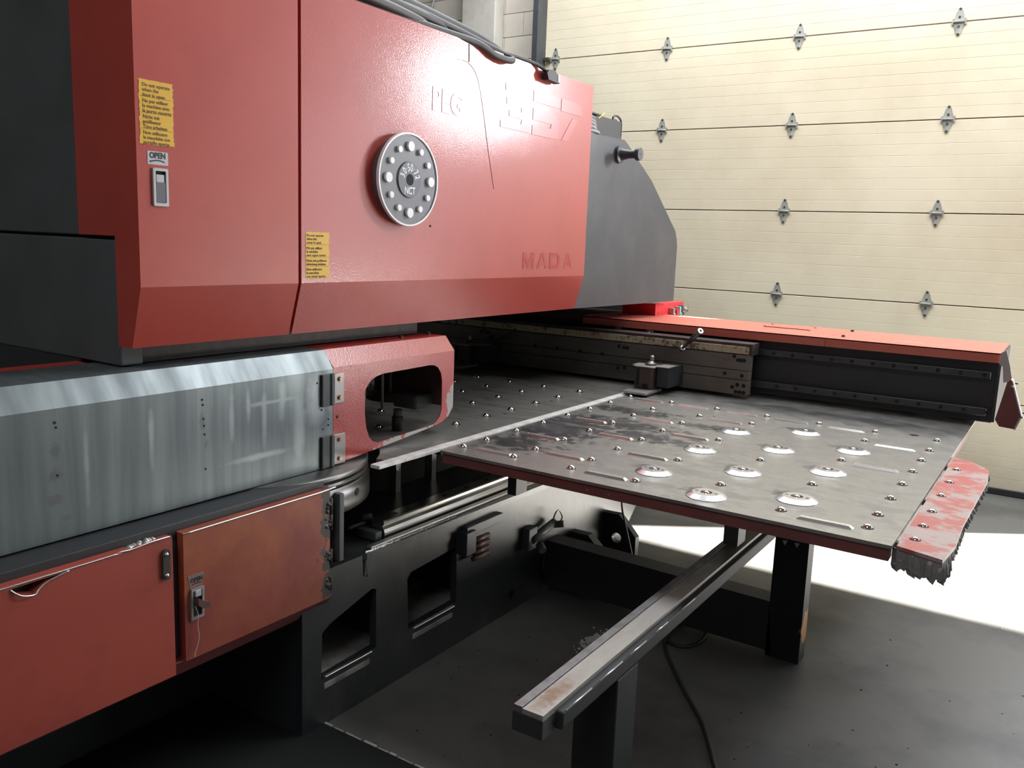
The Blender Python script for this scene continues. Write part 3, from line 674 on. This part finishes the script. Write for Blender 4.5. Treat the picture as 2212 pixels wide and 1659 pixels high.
MB().box(-1.878, -1.870, 1.374, 1.392, .625, .642, .001).build('latch_trigger', m_label, lt)
MB().tube([(-1.872, 1.372, .600), (-1.868, 1.378, .575), (-1.869, 1.377, .540), (-1.868, 1.380, .515), (-1.869, 1.376, .490), (-1.869, 1.367, .470), (-1.868, 1.365, .458)], .0011, 5).build('string', m_string, lt)

# ================================================================== centre table
Z = 0.85
def grid(pts): return pts
cb = [(-2.911, 3.39), (-2.70, 3.815), (-2.49, 3.60), (-2.49, 3.39), (-2.275, 3.39), (-2.275, 3.18), (-2.06, 2.985), (-2.49, 3.815), (-2.275, 3.60), (-2.06, 3.18), (-2.06, 3.39),
      (-2.275, 3.815), (-2.06, 3.60), (-2.06, 3.815), (-2.056, 2.762), (-2.455, 2.75), (-2.25, 2.51), (-2.91, 3.188), (-2.70, 3.18), (-2.70, 2.95), (-2.91, 2.95), (-2.49, 3.0), (-2.70, 3.60)]
ch = [(-2.03, 3.493), (-2.031, 3.905), (-2.025, 3.079), (-2.64, 3.50), (-2.24, 3.012)]
arc = []
for k in range(15):
    t = R(78 - (78+(-18))*0 - k*(78-28)/14)   # arc round the turret
    arc.append((tc[0] + .455*math.cos(t), tc[1] + .455*math.sin(t)))
outer = [(-3.6, 2.36)] + [(-2.40, 2.368)] + arc + [(-1.880, 2.14), (-1.880, 4.60), (-3.6, 4.60)]
ct = thing('centre_table', 'dark worn steel table in the throat with rows of ball transfers', 'table', (-2.6, 3.2, 0.80))
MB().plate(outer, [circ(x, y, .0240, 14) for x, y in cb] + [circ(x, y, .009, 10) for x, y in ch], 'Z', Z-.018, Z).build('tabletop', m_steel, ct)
cup = proto_mesh(MB().lathe([(.027, -.036), (.027, -.0185), (.0235, -.0185), (.0235, -.034)], (0, 0, 0), 'Z', 14, True), 'ball_cup', m_hole)
ball = proto_mesh(MB().dome((0, 0, -.0025), .0145, 16, -.9), 'transfer_ball', m_chrome)
for x, y in cb:
    b_ = shared('transfer_ball', ball, ct, (x, y, Z)); c_ = bpy.data.objects.new('ball_cup', cup); COL.objects.link(c_); c_.parent = b_
MB().box(-1.877, -1.838, 2.06, 4.03, Z-.008, Z+.004, .001).build('edge_strip', m_edge, ct)
MB().box(-3.6, -2.45, 3.925, 3.929, Z, Z+.0008).build('scribed_line', m_tape, ct)
MB().box(-3.5, -2.0, 2.60, 2.64, Z-.09, Z-.018).build('table_rib', m_gate, ct)

# ================================================================== side table
xs = (-1.80, -1.58, -1.35, -1.112, -.880, -.645, -.405)
ys = (2.472, 2.618, 2.825, 3.032, 3.240, 3.446, 3.652, 3.875)
rows = {0: (0,1,2,3,4,5,6,7), 1: (0,1,2,3,4,5,6,7), 2: (0,1,2,3,4,5,6,7), 3: (0,2,4,6,7), 4: (1,3,7), 5: (0,2,4,6,7), 6: (0,1,2,3,4,5,6,7)}
sb = [(xs[i], ys[j]) for i in rows for j in rows[i]]
discs = [(-1.112, 3.446), (-.877, 3.635), (-1.110, 3.034), (-.878, 3.240), (-.642, 3.422), (-1.112, 2.618), (-.875, 2.820), (-.643, 3.024), (-.872, 2.467), (-.637, 2.612)]
strips = [(-1.665, 2.475), (-1.447, 2.595), (-1.215, 2.462), (-1.217, 2.795), (-1.668, 2.805), (-1.452, 3.005), (-1.218, 3.205), (-1.673, 3.212), (-1.455, 3.413), (-1.219, 3.615),
          (-1.685, 3.838), (-1.457, 3.841), (-1.220, 3.832), (-.992, 3.830), (-.756, 3.828), (-.523, 3.604), (-.520, 3.198), (-.512, 2.436)]
sth = [(-.501, 3.93), (-1.72, 3.76), (-1.30, 3.70), (-1.50, 3.62)]
tb = thing('side_table', 'worn steel side table on maroon skirts with balls, white strips and aluminium discs', 'table', (-1.1, 3.3, 0.80))
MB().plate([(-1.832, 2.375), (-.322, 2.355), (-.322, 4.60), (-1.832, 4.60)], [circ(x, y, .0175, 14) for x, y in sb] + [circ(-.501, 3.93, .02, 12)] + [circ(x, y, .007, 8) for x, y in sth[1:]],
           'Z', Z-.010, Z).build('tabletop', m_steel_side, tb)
cup2 = proto_mesh(MB().lathe([(.020, -.030), (.020, -.0105), (.0170, -.0105), (.0170, -.028)], (0, 0, 0), 'Z', 14, True), 'ball_cup', m_hole)
ball2 = proto_mesh(MB().dome((0, 0, -.0015), .0138, 16, -.9), 'transfer_ball', m_chrome)
for x, y in sb:
    b_ = shared('transfer_ball', ball2, tb, (x, y, Z)); c_ = bpy.data.objects.new('ball_cup', cup2); COL.objects.link(c_); c_.parent = b_
def strip_mesh():
    mb = MB(); h = .0075; L_, W_ = .077, .0115
    v = [mb.bm.verts.new(p) for p in ((-L_, -W_, 0), (L_, -W_, 0), (L_, W_, 0), (-L_, W_, 0), (-L_+.010, -W_+.003, h), (L_-.010, -W_+.003, h), (L_-.010, W_-.003, h), (-L_+.010, W_-.003, h))]
    for q in ((0,3,2,1), (4,5,6,7), (0,1,5,4), (1,2,6,5), (2,3,7,6), (3,0,4,7)): mb.bm.faces.new([v[i] for i in q])
    return proto_mesh(mb, 'slide_strip', m_strip)
sm = strip_mesh()
scr = proto_mesh(MB().cyl((-.025, 0, .0064), (-.025, 0, .0070), .0035, n=8).cyl((.025, 0, .0064), (.025, 0, .0070), .0035, n=8), 'strip_screw', m_bolt)
for x, y in strips:
    s_ = shared('slide_strip', sm, tb, (x, y, Z)); c_ = bpy.data.objects.new('strip_screw', scr); COL.objects.link(c_); c_.parent = s_
dm = proto_mesh(MB().lathe([(.0625, 0), (.0625, .002), (.043, .0125), (.0185, .0125), (.0185, .004), (.012, .004)], (0, 0, 0), 'Z', 40), 'roller_disc', m_disc)
dball = proto_mesh(MB().dome((0, 0, .006), .0105, 14, -.5), 'transfer_ball', m_chrome)
dslot = proto_mesh(MB().box(-.036, -.026, -.003, .003, .0122, .0131).box(.026, .036, -.003, .003, .0122, .0131), 'disc_screw', m_bolt)
for i, (x, y) in enumerate(discs):
    o = shared('roller_disc', dm, tb, (x, y, Z))
    for me in (dball, dslot):
        c_ = bpy.data.objects.new(me.name, me); COL.objects.link(c_); c_.parent = o
mb = MB(); mb.plate([(-1.826, 2.383), (-.328, 2.363), (-.328, 2.371), (-1.826, 2.391)], [], 'Z', Z-.046, Z-.010); mb.build('front_skirt', m_maroon, tb)
MB().box(-.336, -.328, 2.37, 4.33, Z-.046, Z-.010).build('right_skirt', m_maroon, tb)
MB().box(-1.826, -1.818, 2.39, 4.33, Z-.046, Z-.010).build('left_skirt', m_maroon, tb)
for y in (2.9, 3.5, 4.1):
    MB().box(-1.80, -.35, y, y+.04, Z-.044, Z-.010).build('cross_brace', m_black, tb)
for y in (2.75, 3.45, 4.05):
    MB().box(-.90, -.85, y, y+.08, .61, Z-.044).build('slide_block', m_black, tb)
for y in (2.78, 3.9):
    MB().box(-1.80, -1.76, y, y+.08, .60, Z-.044).build('slide_bracket', m_gate, tb)
for x in (-1.235, -1.155): MB().cyl((x, 2.378, Z-.030), (x, 2.3735, Z-.030), .0028, n=8).build('skirt_rivet', m_bright, tb)

# torn slab on the right edge
sl = thing('brush_slab', 'narrow worn red slab with six balls and torn dark front end beside the side table', 'table extension', (-.25, 3.0, 0.79))
ol = [(-.315, 2.392), (-.200, 2.352), (-.186, 2.50), (-.190, 2.72), (-.182, 3.08), (-.176, 3.34), (-.186, 3.50), (-.255, 3.61), (-.315, 3.635)]
MB().plate(ol, [circ(-.283, y, .0155, 12) for y in (3.423, 3.210, 3.007, 2.794, 2.622, 2.478)], 'Z', .832, .842).build('slab_top', m_slab, sl)
cup3 = proto_mesh(MB().lathe([(.018, -.030), (.018, -.0105), (.015, -.0105), (.015, -.028)], (0, 0, 0), 'Z', 12, True), 'ball_cup', m_hole)
ball3 = proto_mesh(MB().dome((0, 0, -.0030), .0118, 14, -.9), 'transfer_ball', m_chrome)
for y in (3.423, 3.210, 3.007, 2.794, 2.622, 2.478):
    b_ = shared('transfer_ball', ball3, sl, (-.283, y, .842)); c_ = bpy.data.objects.new('ball_cup', cup3); COL.objects.link(c_); c_.parent = b_
mb = MB(); fr = random.Random(11)
n = 60; top = []; bot = []
edge = []
def along(pts, n):
    out = []; tot = sum((Vector(pts[i+1])-Vector(pts[i])).length for i in range(len(pts)-1)); step = tot/n
    for i in range(len(pts)-1):
        a, b = Vector(pts[i]), Vector(pts[i+1]); k = max(1, int((b-a).length/step))
        out += [a.lerp(b, j/k) for j in range(k)]
    out.append(Vector(pts[-1])); return out
path = along([(-.315, 2.396), (-.200, 2.356), (-.188, 2.50), (-.192, 2.72), (-.184, 3.08), (-.178, 3.34), (-.188, 3.50)], 330)
prev = None
for i, p in enumerate(path):
    near = 1.0 if p.y < 2.45 else 0.25
    z1 = .832; z0 = .832 - .034*near - (.5+.5*math.sin(i*.9)*math.sin(i*.37+1))*.022*near - fr.random()*.008 - .004
    o1 = Vector((fr.uniform(-.004, .006), -abs(fr.uniform(0, .006))*near, 0))
    q = [mb.bm.verts.new((p.x, p.y, z1)), mb.bm.verts.new((p.x+o1.x, p.y+o1.y, (z0+z1)/2)), mb.bm.verts.new((p.x+o1.x*1.6, p.y+o1.y*.5, z0)), mb.bm.verts.new((p.x-.012, p.y+.012, z0+.003)), mb.bm.verts.new((p.x-.012, p.y+.012, z1))]
    if prev:
        for k in range(5):
            mb.bm.faces.new((prev[k], q[k], q[(k+1) % 5], prev[(k+1) % 5]))
    prev = q
mb.build('torn_edge', m_fray, sl, 'ragged dark torn lip')
for y in (2.45, 2.95, 3.5):
    MB().box(-.328, -.24, y, y+.02, .815, .832).build('slab_bracket', m_plate, sl)

# ================================================================== feed carriage and its red covered beam
fc = thing('feed_carriage', 'long dark cross beam under a red sheet cover with steel carriage plate', 'machine carriage', (-1.6, 4.5, 0.86))
MB().box(-4.4, -.250, 4.42, 4.92, .862, 1.150, .004).build('beam', m_gate, fc)
mb = MB(); mb.box(-2.36, -1.005, 4.375, 4.955, 1.181, 1.186); mb.box(-2.36, -1.005, 4.375, 4.379, 1.143, 1.186); mb.build('beam_cover', m_lip, fc)
mb = MB(); mb.box(-1.003, -.246, 4.375, 4.955, 1.181, 1.186); mb.box(-1.003, -.246, 4.375, 4.379, 1.143, 1.186); mb.build('beam_cover', m_lip, fc)
MB().box(-2.34, -.26, 4.39, 4.94, 1.150, 1.181).build('cover_packing', m_gate, fc)
MB().box(-4.4, -2.36, 4.40, 4.9, 1.150, 1.19).build('inner_cover', m_brown, fc)
for (x, y) in ((-1.01+.06, 4.51), (-1.01+.03, 4.86)): MB().hexbolt((x, y, 1.186), 'Z', .009, .010).build('cover_bolt', m_bolt, fc)
for (x, y) in ((-1.42, 4.90), (-1.18, 4.89), (-1.41, 4.72), (-1.16, 4.68)): MB().dome((0, 0, 0), .009, 10).build('cover_screw', m_lip, fc).location = Vector((x, y, 1.186)) - Vector((0, 0, 0))
MB().box(-1.41, -1.16, 4.70, 4.705, 1.186, 1.190).build('cover_hatch_edge', m_maroon, fc)
wn = MB(); wr = random.Random(4)
for k in range(26):
    x = -.72 + k*.0095; w = .003+wr.random()*.005
    wn.box(x, x+w, 4.53+wr.uniform(-.012, .012), 4.545+wr.uniform(-.012, .02), 1.186, 1.1866)
wn.build('scraped_paint', m_chip, fc)
for z0, z1 in ((1.067, 1.100), (.898, .934)):
    MB().box(-4.3, -.275, 4.375, 4.42, z0, z1, .003).build('guide_rail', m_base, fc)
hh = proto_mesh(MB().cyl((0, 0, 0), (0, -.002, 0), .009, n=12), 'rail_bolt', m_hole)
for k in range(11):
    shared('rail_bolt', hh, fc, (-1.25 + k*.095, 4.375, 1.083)); shared('rail_bolt', hh, fc, (-1.22 + k*.095, 4.375, .916))
# carriage plate in four bars
for z0, z1 in ((.868, .944), (.947, .992), (.995, 1.072)):
    MB().box(-4.2, -1.330, 4.250, 4.30, z0, z1, .0015).build('carriage_bar', m_carr, fc)
MB().box(-4.2, -1.325, 4.258, 4.37, 1.072, 1.130).build('carriage_top', m_dkbrown, fc)
tp = MB().box(-3.3, -1.340, 4.250, 4.258, 1.078, 1.114, .001).build('scale_tape', m_tape, fc)
mb = MB()
for k in range(78): mb.box(-3.28+k*.025, -3.279+k*.025, 4.2494, 4.2502, 1.095 if k % 2 else 1.085, 1.113)
mb.build('tape_mark', m_ink, tp)
bh = proto_mesh(MB().cyl((0, 0, 0), (0, -.0015, 0), .010, n=14).cyl((0, -.001, 0), (0, -.003, 0), .006, n=6), 'plate_bolt', m_hole)
for (x, z) in ((-1.412, 1.063), (-1.391, 1.045), (-1.375, 1.045), (-1.359, 1.046), (-1.455, .97), (-1.365, .967), (-1.41, .905), (-1.385, .919), (-1.352, .917), (-1.39, .882), (-1.37, .882), (-1.35, .882),
               (-2.06, 1.05), (-2.03, 1.045), (-2.01, 1.045), (-2.06, .93), (-2.02, .935), (-2.45, 1.0), (-2.60, 1.0), (-2.30, .998), (-2.16, .996),
               (-2.97, 1.06), (-2.99, 1.045), (-2.95, 1.045), (-2.93, 1.045), (-2.90, 1.03), (-2.92, 1.02), (-3.10, .97)):
    shared('plate_bolt', bh, fc, (x, 4.250, z))
for x in (-2.13, -1.935): MB().box(x-.02, x+.02, 4.36, 4.372, 1.105, 1.14, .002).build('oil_cup', m_brown, fc); MB().dome((x, 4.357, 1.122), .010, 10).build('oil_ball', m_chrome, fc)
# bright end of a lever sticking out over the carriage
mb = MB(); mb.cyl((-1.690, 4.24, 1.076), (-1.610, 4.185, 1.143), .0085, n=12); mb.cyl((-1.640, 4.205, 1.118), (-1.573, 4.16, 1.178), .0135, n=16); mb.build('lever', m_bolt, fc)
mb = MB(); mb.cyl((-1.574, 4.161, 1.177), (-1.564, 4.154, 1.186), .015, n=20); mb.cyl((-1.70, 4.247, 1.070), (-1.683, 4.235, 1.082), .013, n=14); mb.build('lever_end', m_bright, fc)
MB().cyl((-1.5645, 4.1545, 1.1855), (-1.5630, 4.1535, 1.1868), .007, n=14).build('lever_bore', m_hole, fc)
# end bracket at the right end
MB().plate([(-.246, 1.190), (-.226, 1.205), (-.205, 1.14), (-.190, 1.075), (-.203, 1.065), (-.222, 1.06), (-.232, 1.13), (-.246, 1.14)], [], 'Y', 4.36, 4.37).build('end_bracket', m_endcap, fc)
mb = MB(); mb.plate([(-.205, 1.070), (-.190, 1.085), (-.158, 1.00), (-.138, .930), (-.142, .905), (-.156, .868), (-.213, .872), (-.232, .90), (-.215, 1.0)], [], 'Y', 4.30, 4.34)
mb.build('end_flap', m_maroon, fc)
mb = MB(); mb.plate([(-.190, 1.085), (-.183, 1.080), (-.131, .925), (-.150, .866), (-.156, .868), (-.138, .930)], [], 'Y', 4.29, 4.36); mb.build('flap_edge', m_endcap, fc)
for (x, z) in ((-.172, 1.07), (-.190, 1.055), (-.130, .945), (-.137, .925)): MB().cyl((x, 4.29, z), (x+.012, 4.285, z+.002), .004, n=8).build('flap_bolt', m_bolt, fc)
MB().box(-.252, -.240, 4.40, 4.92, .87, 1.18).build('end_plate', m_gate, fc)

def work_clamp(x, label):
    w = thing('work_clamp', label, 'clamp', (x, 4.05, .86), 'work clamps on the carriage')
    MB().box(x-.065, x+.065, 3.90, 4.10, .862, .874, .002).build('lower_jaw', m_plate, w)
    MB().box(x-.060, x+.062, 3.93, 4.09, .8525, .861, .002).build('jaw_pad', m_rubber, w)
    mb = MB(); mb.box(x-.055, x+.045, 4.02, 4.25, .874, .985, .004); mb.build('clamp_body', m_clamp, w)
    mb = MB(); mb.box(x+.048, x+.115, 4.06, 4.25, .885, .990, .004); mb.build('clamp_cylinder', m_gate, w)
    mb = MB(); mb.box(x-.060, x+.050, 4.01, 4.12, .985, .991, .001); mb.box(x+.050, x+.120, 4.04, 4.15, .990, .995, .001); mb.box(x-.09, x-.05, 4.06, 4.14, .980, .990, .002); mb.build('clamp_lid', m_plate, w)
    mb = MB(); mb.lathe([(.030, .991), (.030, 1.000), (.022, 1.004), (.012, 1.012)], (x, 4.09, 0), 'Z', 16); mb.build('valve_stack', m_bolt, w)
    MB().lathe([(.010, 1.010), (.011, 1.035), (.006, 1.040)], (x, 4.10, 0), 'Z', 12).build('valve_knob', m_plate, w)
    MB().box(x-.045, x-.030, 4.017, 4.021, .89, .975).build('body_slot', m_hole, w)
    MB().box(x-.010, x+.020, 4.017, 4.021, .878, .900).build('body_notch', m_hole, w)
    return w
work_clamp(-1.795, 'dark work clamp standing on the seam between the two tables')
work_clamp(-2.960, 'dark work clamp in the throat beside the red window guard')
MB().tube([(-2.93, 4.20, 1.02), (-2.88, 4.18, 1.015), (-2.80, 4.2, 1.03), (-2.73, 4.24, 1.085)], .006, 8).build('air_hose', m_rubber, bpy.data.objects['work_clamp.001'])

# ================================================================== outrigger rail, support beam
orl = thing('outrigger_rail', 'worn steel-topped rail bar on a black post reaching out towards the camera', 'rail', (-.85, 2.4, 0))
MB().box(-.8925, -.840, 1.47, 4.10, .560, .6015, .0006).build('running_strip', m_bar, orl)
MB().box(-.915, -.893, 1.47, 4.10, .560, .6050, .0008).build('edge_strip', m_edge2, orl)
MB().box(-.916, -.8385, 1.468, 1.52, .545, .590, .001).build('end_block', m_rubber, orl)
mb = MB().box(-.918, -.822, 1.525, 4.10, .546, .590, .006); mb.build('rail_tube', m_leg, orl)
for a, b in ((1.54, 1.66), (1.70, 1.82), (1.86, 1.96), (2.02, 2.10), (2.2, 2.3)):
    MB().tube([(-.8225, a, .5885), (-.8225, b, .5885)], .0018, 6).build('corner_highlight', m_bright, orl)  # highlight dashes on the rounded tube edge, modelled as bright steel
MB().box(-.94, -.822, 1.80, 1.92, 0, .546, .004).build('post', m_leg, orl)
MB().box(-.97, -.79, 1.77, 1.95, 0, .012).build('foot_plate', m_gate, orl)
sbm = thing('support_beam', 'heavy black cross beam ending in an upright leg on the concrete floor', 'beam', (-1.3, 3.33, 0))
MB().plate([(-1.925, .03), (-.875, .022), (-.845, 0.004), (-.866, .228), (-1.925, .245)], [], 'Y', 3.28, 3.385).build('cross_beam', m_gate, sbm)
MB().plate([(-.866, 0.0), (-.735, 0.0), (-.735, .12), (-.737, .545), (-.866, .545)], [], 'Y', 3.28, 3.365).build('leg', m_leg, sbm)
for x in (-.828, -.782):
    MB().plate([(x-.010, .490), (x+.010, .490), (x, .470)], [], 'Y', 3.276, 3.281).build('bright_notch', m_bright, sbm)  # bright triangles stand in for the white gaps at the leg top
MB().cyl((-1.90, 3.34, .14), (-1.885, 3.34, .14), .1, n=20).build('mounting_flange', m_gate, sbm)

# ================================================================== small things
# hoses over the cover
g = 'black hoses lying along the top of the side cover'
def hose(name, pts, r, lab, grp=g, m=m_hose, cat='hose'):
    return tag(MB().tube(pts, r, 10, 7).build(name, m), lab, cat, grp)
hose('hose', [(-2.09, 1.75, 2.345), (-2.07, 2.15, 2.365), (-2.06, 2.40, 2.385), (-2.05, 2.65, 2.368), (-2.03, 2.84, 2.345), (-2.01, 2.945, 2.325), (-1.983, 2.975, 2.307), (-1.978, 2.93, 2.297),
              (-1.985, 2.85, 2.302), (-1.99, 2.79, 2.318), (-2.0, 2.72, 2.328), (-2.02, 2.55, 2.333), (-2.04, 2.30, 2.338), (-2.06, 1.9, 2.337)], .0135, 'black hose folded back in a loop over the red cover edge')
hose('hose', [(-2.10, 1.75, 2.41), (-2.10, 2.15, 2.425), (-2.09, 2.45, 2.410), (-2.09, 2.66, 2.398), (-2.08, 2.84, 2.380), (-2.06, 2.95, 2.352), (-2.06, 3.02, 2.325)], .020, 'uppermost thick black hose along the red cover top')
hose('hose', [(-2.03, 1.7, 2.352), (-2.025, 2.0, 2.360), (-2.025, 2.2, 2.356), (-2.03, 2.36, 2.350), (-2.04, 2.48, 2.342), (-2.09, 2.56, 2.339)], .017, 'short black hose end lowest on the red cover edge')
hose('hose', [(-2.15, 1.7, 2.35), (-2.14, 2.1, 2.35), (-2.13, 2.45, 2.352), (-2.10, 2.62, 2.345), (-2.12, 2.75, 2.335), (-2.16, 2.9, 2.32)], .018, 'thick black hose tucked behind the loop of hoses')
hose('hose', [(-2.06, 1.7, 2.385), (-2.06, 2.0, 2.392), (-2.055, 2.3, 2.384), (-2.055, 2.50, 2.374), (-2.06, 2.64, 2.362), (-2.10, 2.74, 2.352)], .016, 'thinner black hose lying between the two thick hoses')
wc = tag(MB().tube([(-2.16, 2.60, 2.400), (-2.16, 2.78, 2.376)], .015, 12, 1).build('hose_connector', m_bolt), 'dark ribbed hose connector behind the hose bundle', 'connector')
for k in range(5): MB().lathe([(.0195, 0), (.0195, .010)], (-2.16, 2.63+k*.032, 2.396-k*.0043), 'Y', 14).build('ferrule', m_plate if k % 2 else m_black, wc)
pc = tag(MB().tube([(-2.03, 2.80, 2.345), (-2.02, 2.95, 2.335), (-2.01, 3.06, 2.334), (-2.0, 3.14, 2.330), (-1.985, 3.20, 2.318), (-1.975, 3.235, 2.300)], .0075, 10, 7).build('power_cord', m_rubber),
         'thin black cord ending in a plug on the red cover edge', 'cord')
mb = MB(); mb.plate([(3.225, 2.312), (3.262, 2.318), (3.300, 2.306), (3.318, 2.270), (3.225, 2.273), (3.212, 2.296)], [], 'X', -1.992, -1.962); mb.build('plug_body', m_rubber, pc)
for k in range(3): MB().box(-1.990, -1.960, 3.302+k*.005, 3.304+k*.005, 2.276, 2.304-k*.006).build('plug_blade', m_bright, pc)
# hose coil and black box behind the arm
bx = thing('control_box', 'small black box with a strap handle on top of the charcoal side plate', 'box', (-2.25, 4.1, 2.13))
MB().box(-2.40, -2.15, 3.72, 4.305, 2.12, 2.248, .003).build('box_body', m_gate, bx)
MB().tube([(-2.16, 4.22, 2.245), (-2.16, 4.222, 2.262), (-2.16, 4.245, 2.274), (-2.16, 4.285, 2.272), (-2.16, 4.318, 2.252), (-2.16, 4.322, 2.20), (-2.16, 4.315, 2.13)], .0055, 8).build('strap_handle', m_hose, bx)
MB().tube([(-2.17, 4.235, 2.246), (-2.17, 4.25, 2.258), (-2.17, 4.28, 2.256), (-2.17, 4.295, 2.246)], .004, 8).build('strap_buckle', m_plate, bx)
cl = thing('hose_coil', 'coil of grey hose sitting between red cover and black box', 'hose', (-2.10, 3.78, 2.13))
for k, (rr, zz) in enumerate(((.17, 2.143), (.13, 2.160), (.125, 2.178), (.115, 2.195), (.11, 2.213))):
    pts = [(-2.12+.045*math.cos(t), 3.80+rr*math.sin(t), zz+.003*math.sin(2*t+k)) for t in [2*math.pi*i/20 for i in range(20)]]
    MB().tube(pts + [pts[0]], .0095, 8, 2).build('hose_turn', m_greyhose, cl)
MB().tube([(-2.06, 3.87, 2.205), (-2.055, 3.90, 2.225), (-2.055, 3.92, 2.24)], .003, 6).build('yellow_tie', m_ylw2, cl)
MB().box(-2.145, -2.06, 3.70, 3.90, 2.222, 2.228).build('coil_cap', m_gate, cl)
# bright red junction box behind the carriage beam
jb = thing('junction_box', 'small bright red box with plugs on the far end of the red beam cover', 'box', (-2.2, 5.0, 1.186))
MB().box(-2.32, -2.10, 4.80, 5.24, 1.175, 1.256, .003).build('box_body', m_jbox, jb)
for (y, z, h, m) in ((5.00, 1.20, .035, m_plate), (5.06, 1.195, .03, m_jbox), (5.10, 1.20, .040, m_teal), (5.145, 1.205, .040, m_bolt)):
    mb = MB(); mb.box(-2.10, -2.065, y, y+.022, z-.02, z+h-.01, .003); mb.cyl((-2.085, y+.011, z-.01), (-2.06, y+.011, z-.02), .012, n=10); mb.build('plug', m, jb)
MB().cyl((-2.08, 5.165, 1.225), (-2.055, 5.20, 1.205), .011, n=12).build('plug', m_plate, jb)
for (y, z) in ((4.84, 1.24), (4.84, 1.20), (5.01, 1.245), (5.19, 1.245)): MB().dome((-2.10, y, z), .004, 8).build('box_screw', m_maroon, jb)
# cables on the floor and by the base
tag(MB().tube([(-1.285, 3.42, .008), (-1.25, 3.22, .008), (-1.225, 3.140, .008), (-1.15, 3.130, .008), (-1.113, 3.22, .008), (-1.14, 3.36, .008), (-1.22, 3.40, .008), (-1.262, 3.30, .010), (-1.235, 3.15, .018),
               (-1.215, 3.09, .009), (-1.15, 2.985, .008), (-1.005, 2.79, .008), (-.88, 2.63, .008), (-.765, 2.43, .008), (-.64, 2.20, .008), (-.5, 1.9, .008), (-.4, 1.4, .008)], .0075, 10, 8).build('floor_cable', m_rubber),
    'black cable looping on the concrete under the support beam then running to the foreground', 'cable')
tag(MB().tube([(-1.70, 3.62, .80), (-1.688, 3.61, .55), (-1.682, 3.60, .39), (-1.66, 3.60, .30), (-1.63, 3.60, .20), (-1.60, 3.60, .10), (-1.58, 3.61, .008), (-1.55, 3.66, .006)], .005, 8, 7).build('hanging_cable', m_hose),
    'thin grey cable hanging from under the side table past the drilled lug', 'cable')
# debris
mb = MB(); dd = random.Random(21)
for k in range(140):
    x, y = -1.475+dd.gauss(0, .022), 2.965+dd.gauss(0, .050); s_ = .003+dd.random()*.006
    mb.lathe([(s_, 0), (s_*.8, s_*.5), (s_*.2, s_*.9)], (x, y, 0), 'Z', 5)
o = mb.build('swarf_pile', m_dust); tag(o, 'grey heap of metal swarf on the floor beside the outrigger rail', 'debris'); o['kind'] = 'stuff'
mb = MB()
for k in range(60):
    x, y = dd.uniform(-2.0, .6), dd.uniform(1.9, 4.2); s_ = .002+dd.random()*.004
    mb.lathe([(s_, 0), (s_*.2, s_*.6)], (x, y, 0), 'Z', 5)
o = mb.build('floor_grit', m_hole); tag(o, 'scattered dark crumbs of dirt over the concrete floor', 'debris'); o['kind'] = 'stuff'
# dark steel floor plate in the left foreground with a chipped edge
fp = tag(MB().box(-2.6, -1.05, 0.2, 1.875, 0.0, .006).build('floor_plate', m_mat), 'black floor plate with a chipped pale edge in the left foreground', 'floor plate')
mb = MB(); x = -1.93; er = random.Random(2)
while x < -1.10:
    w = er.uniform(.01, .05)
    mb.box(x, x+w, 1.8755, 1.8755+er.uniform(.003, .010), 0.0, .0065); x += w+er.uniform(0, .02)
mb.build('chipped_edge', m_chip, fp)
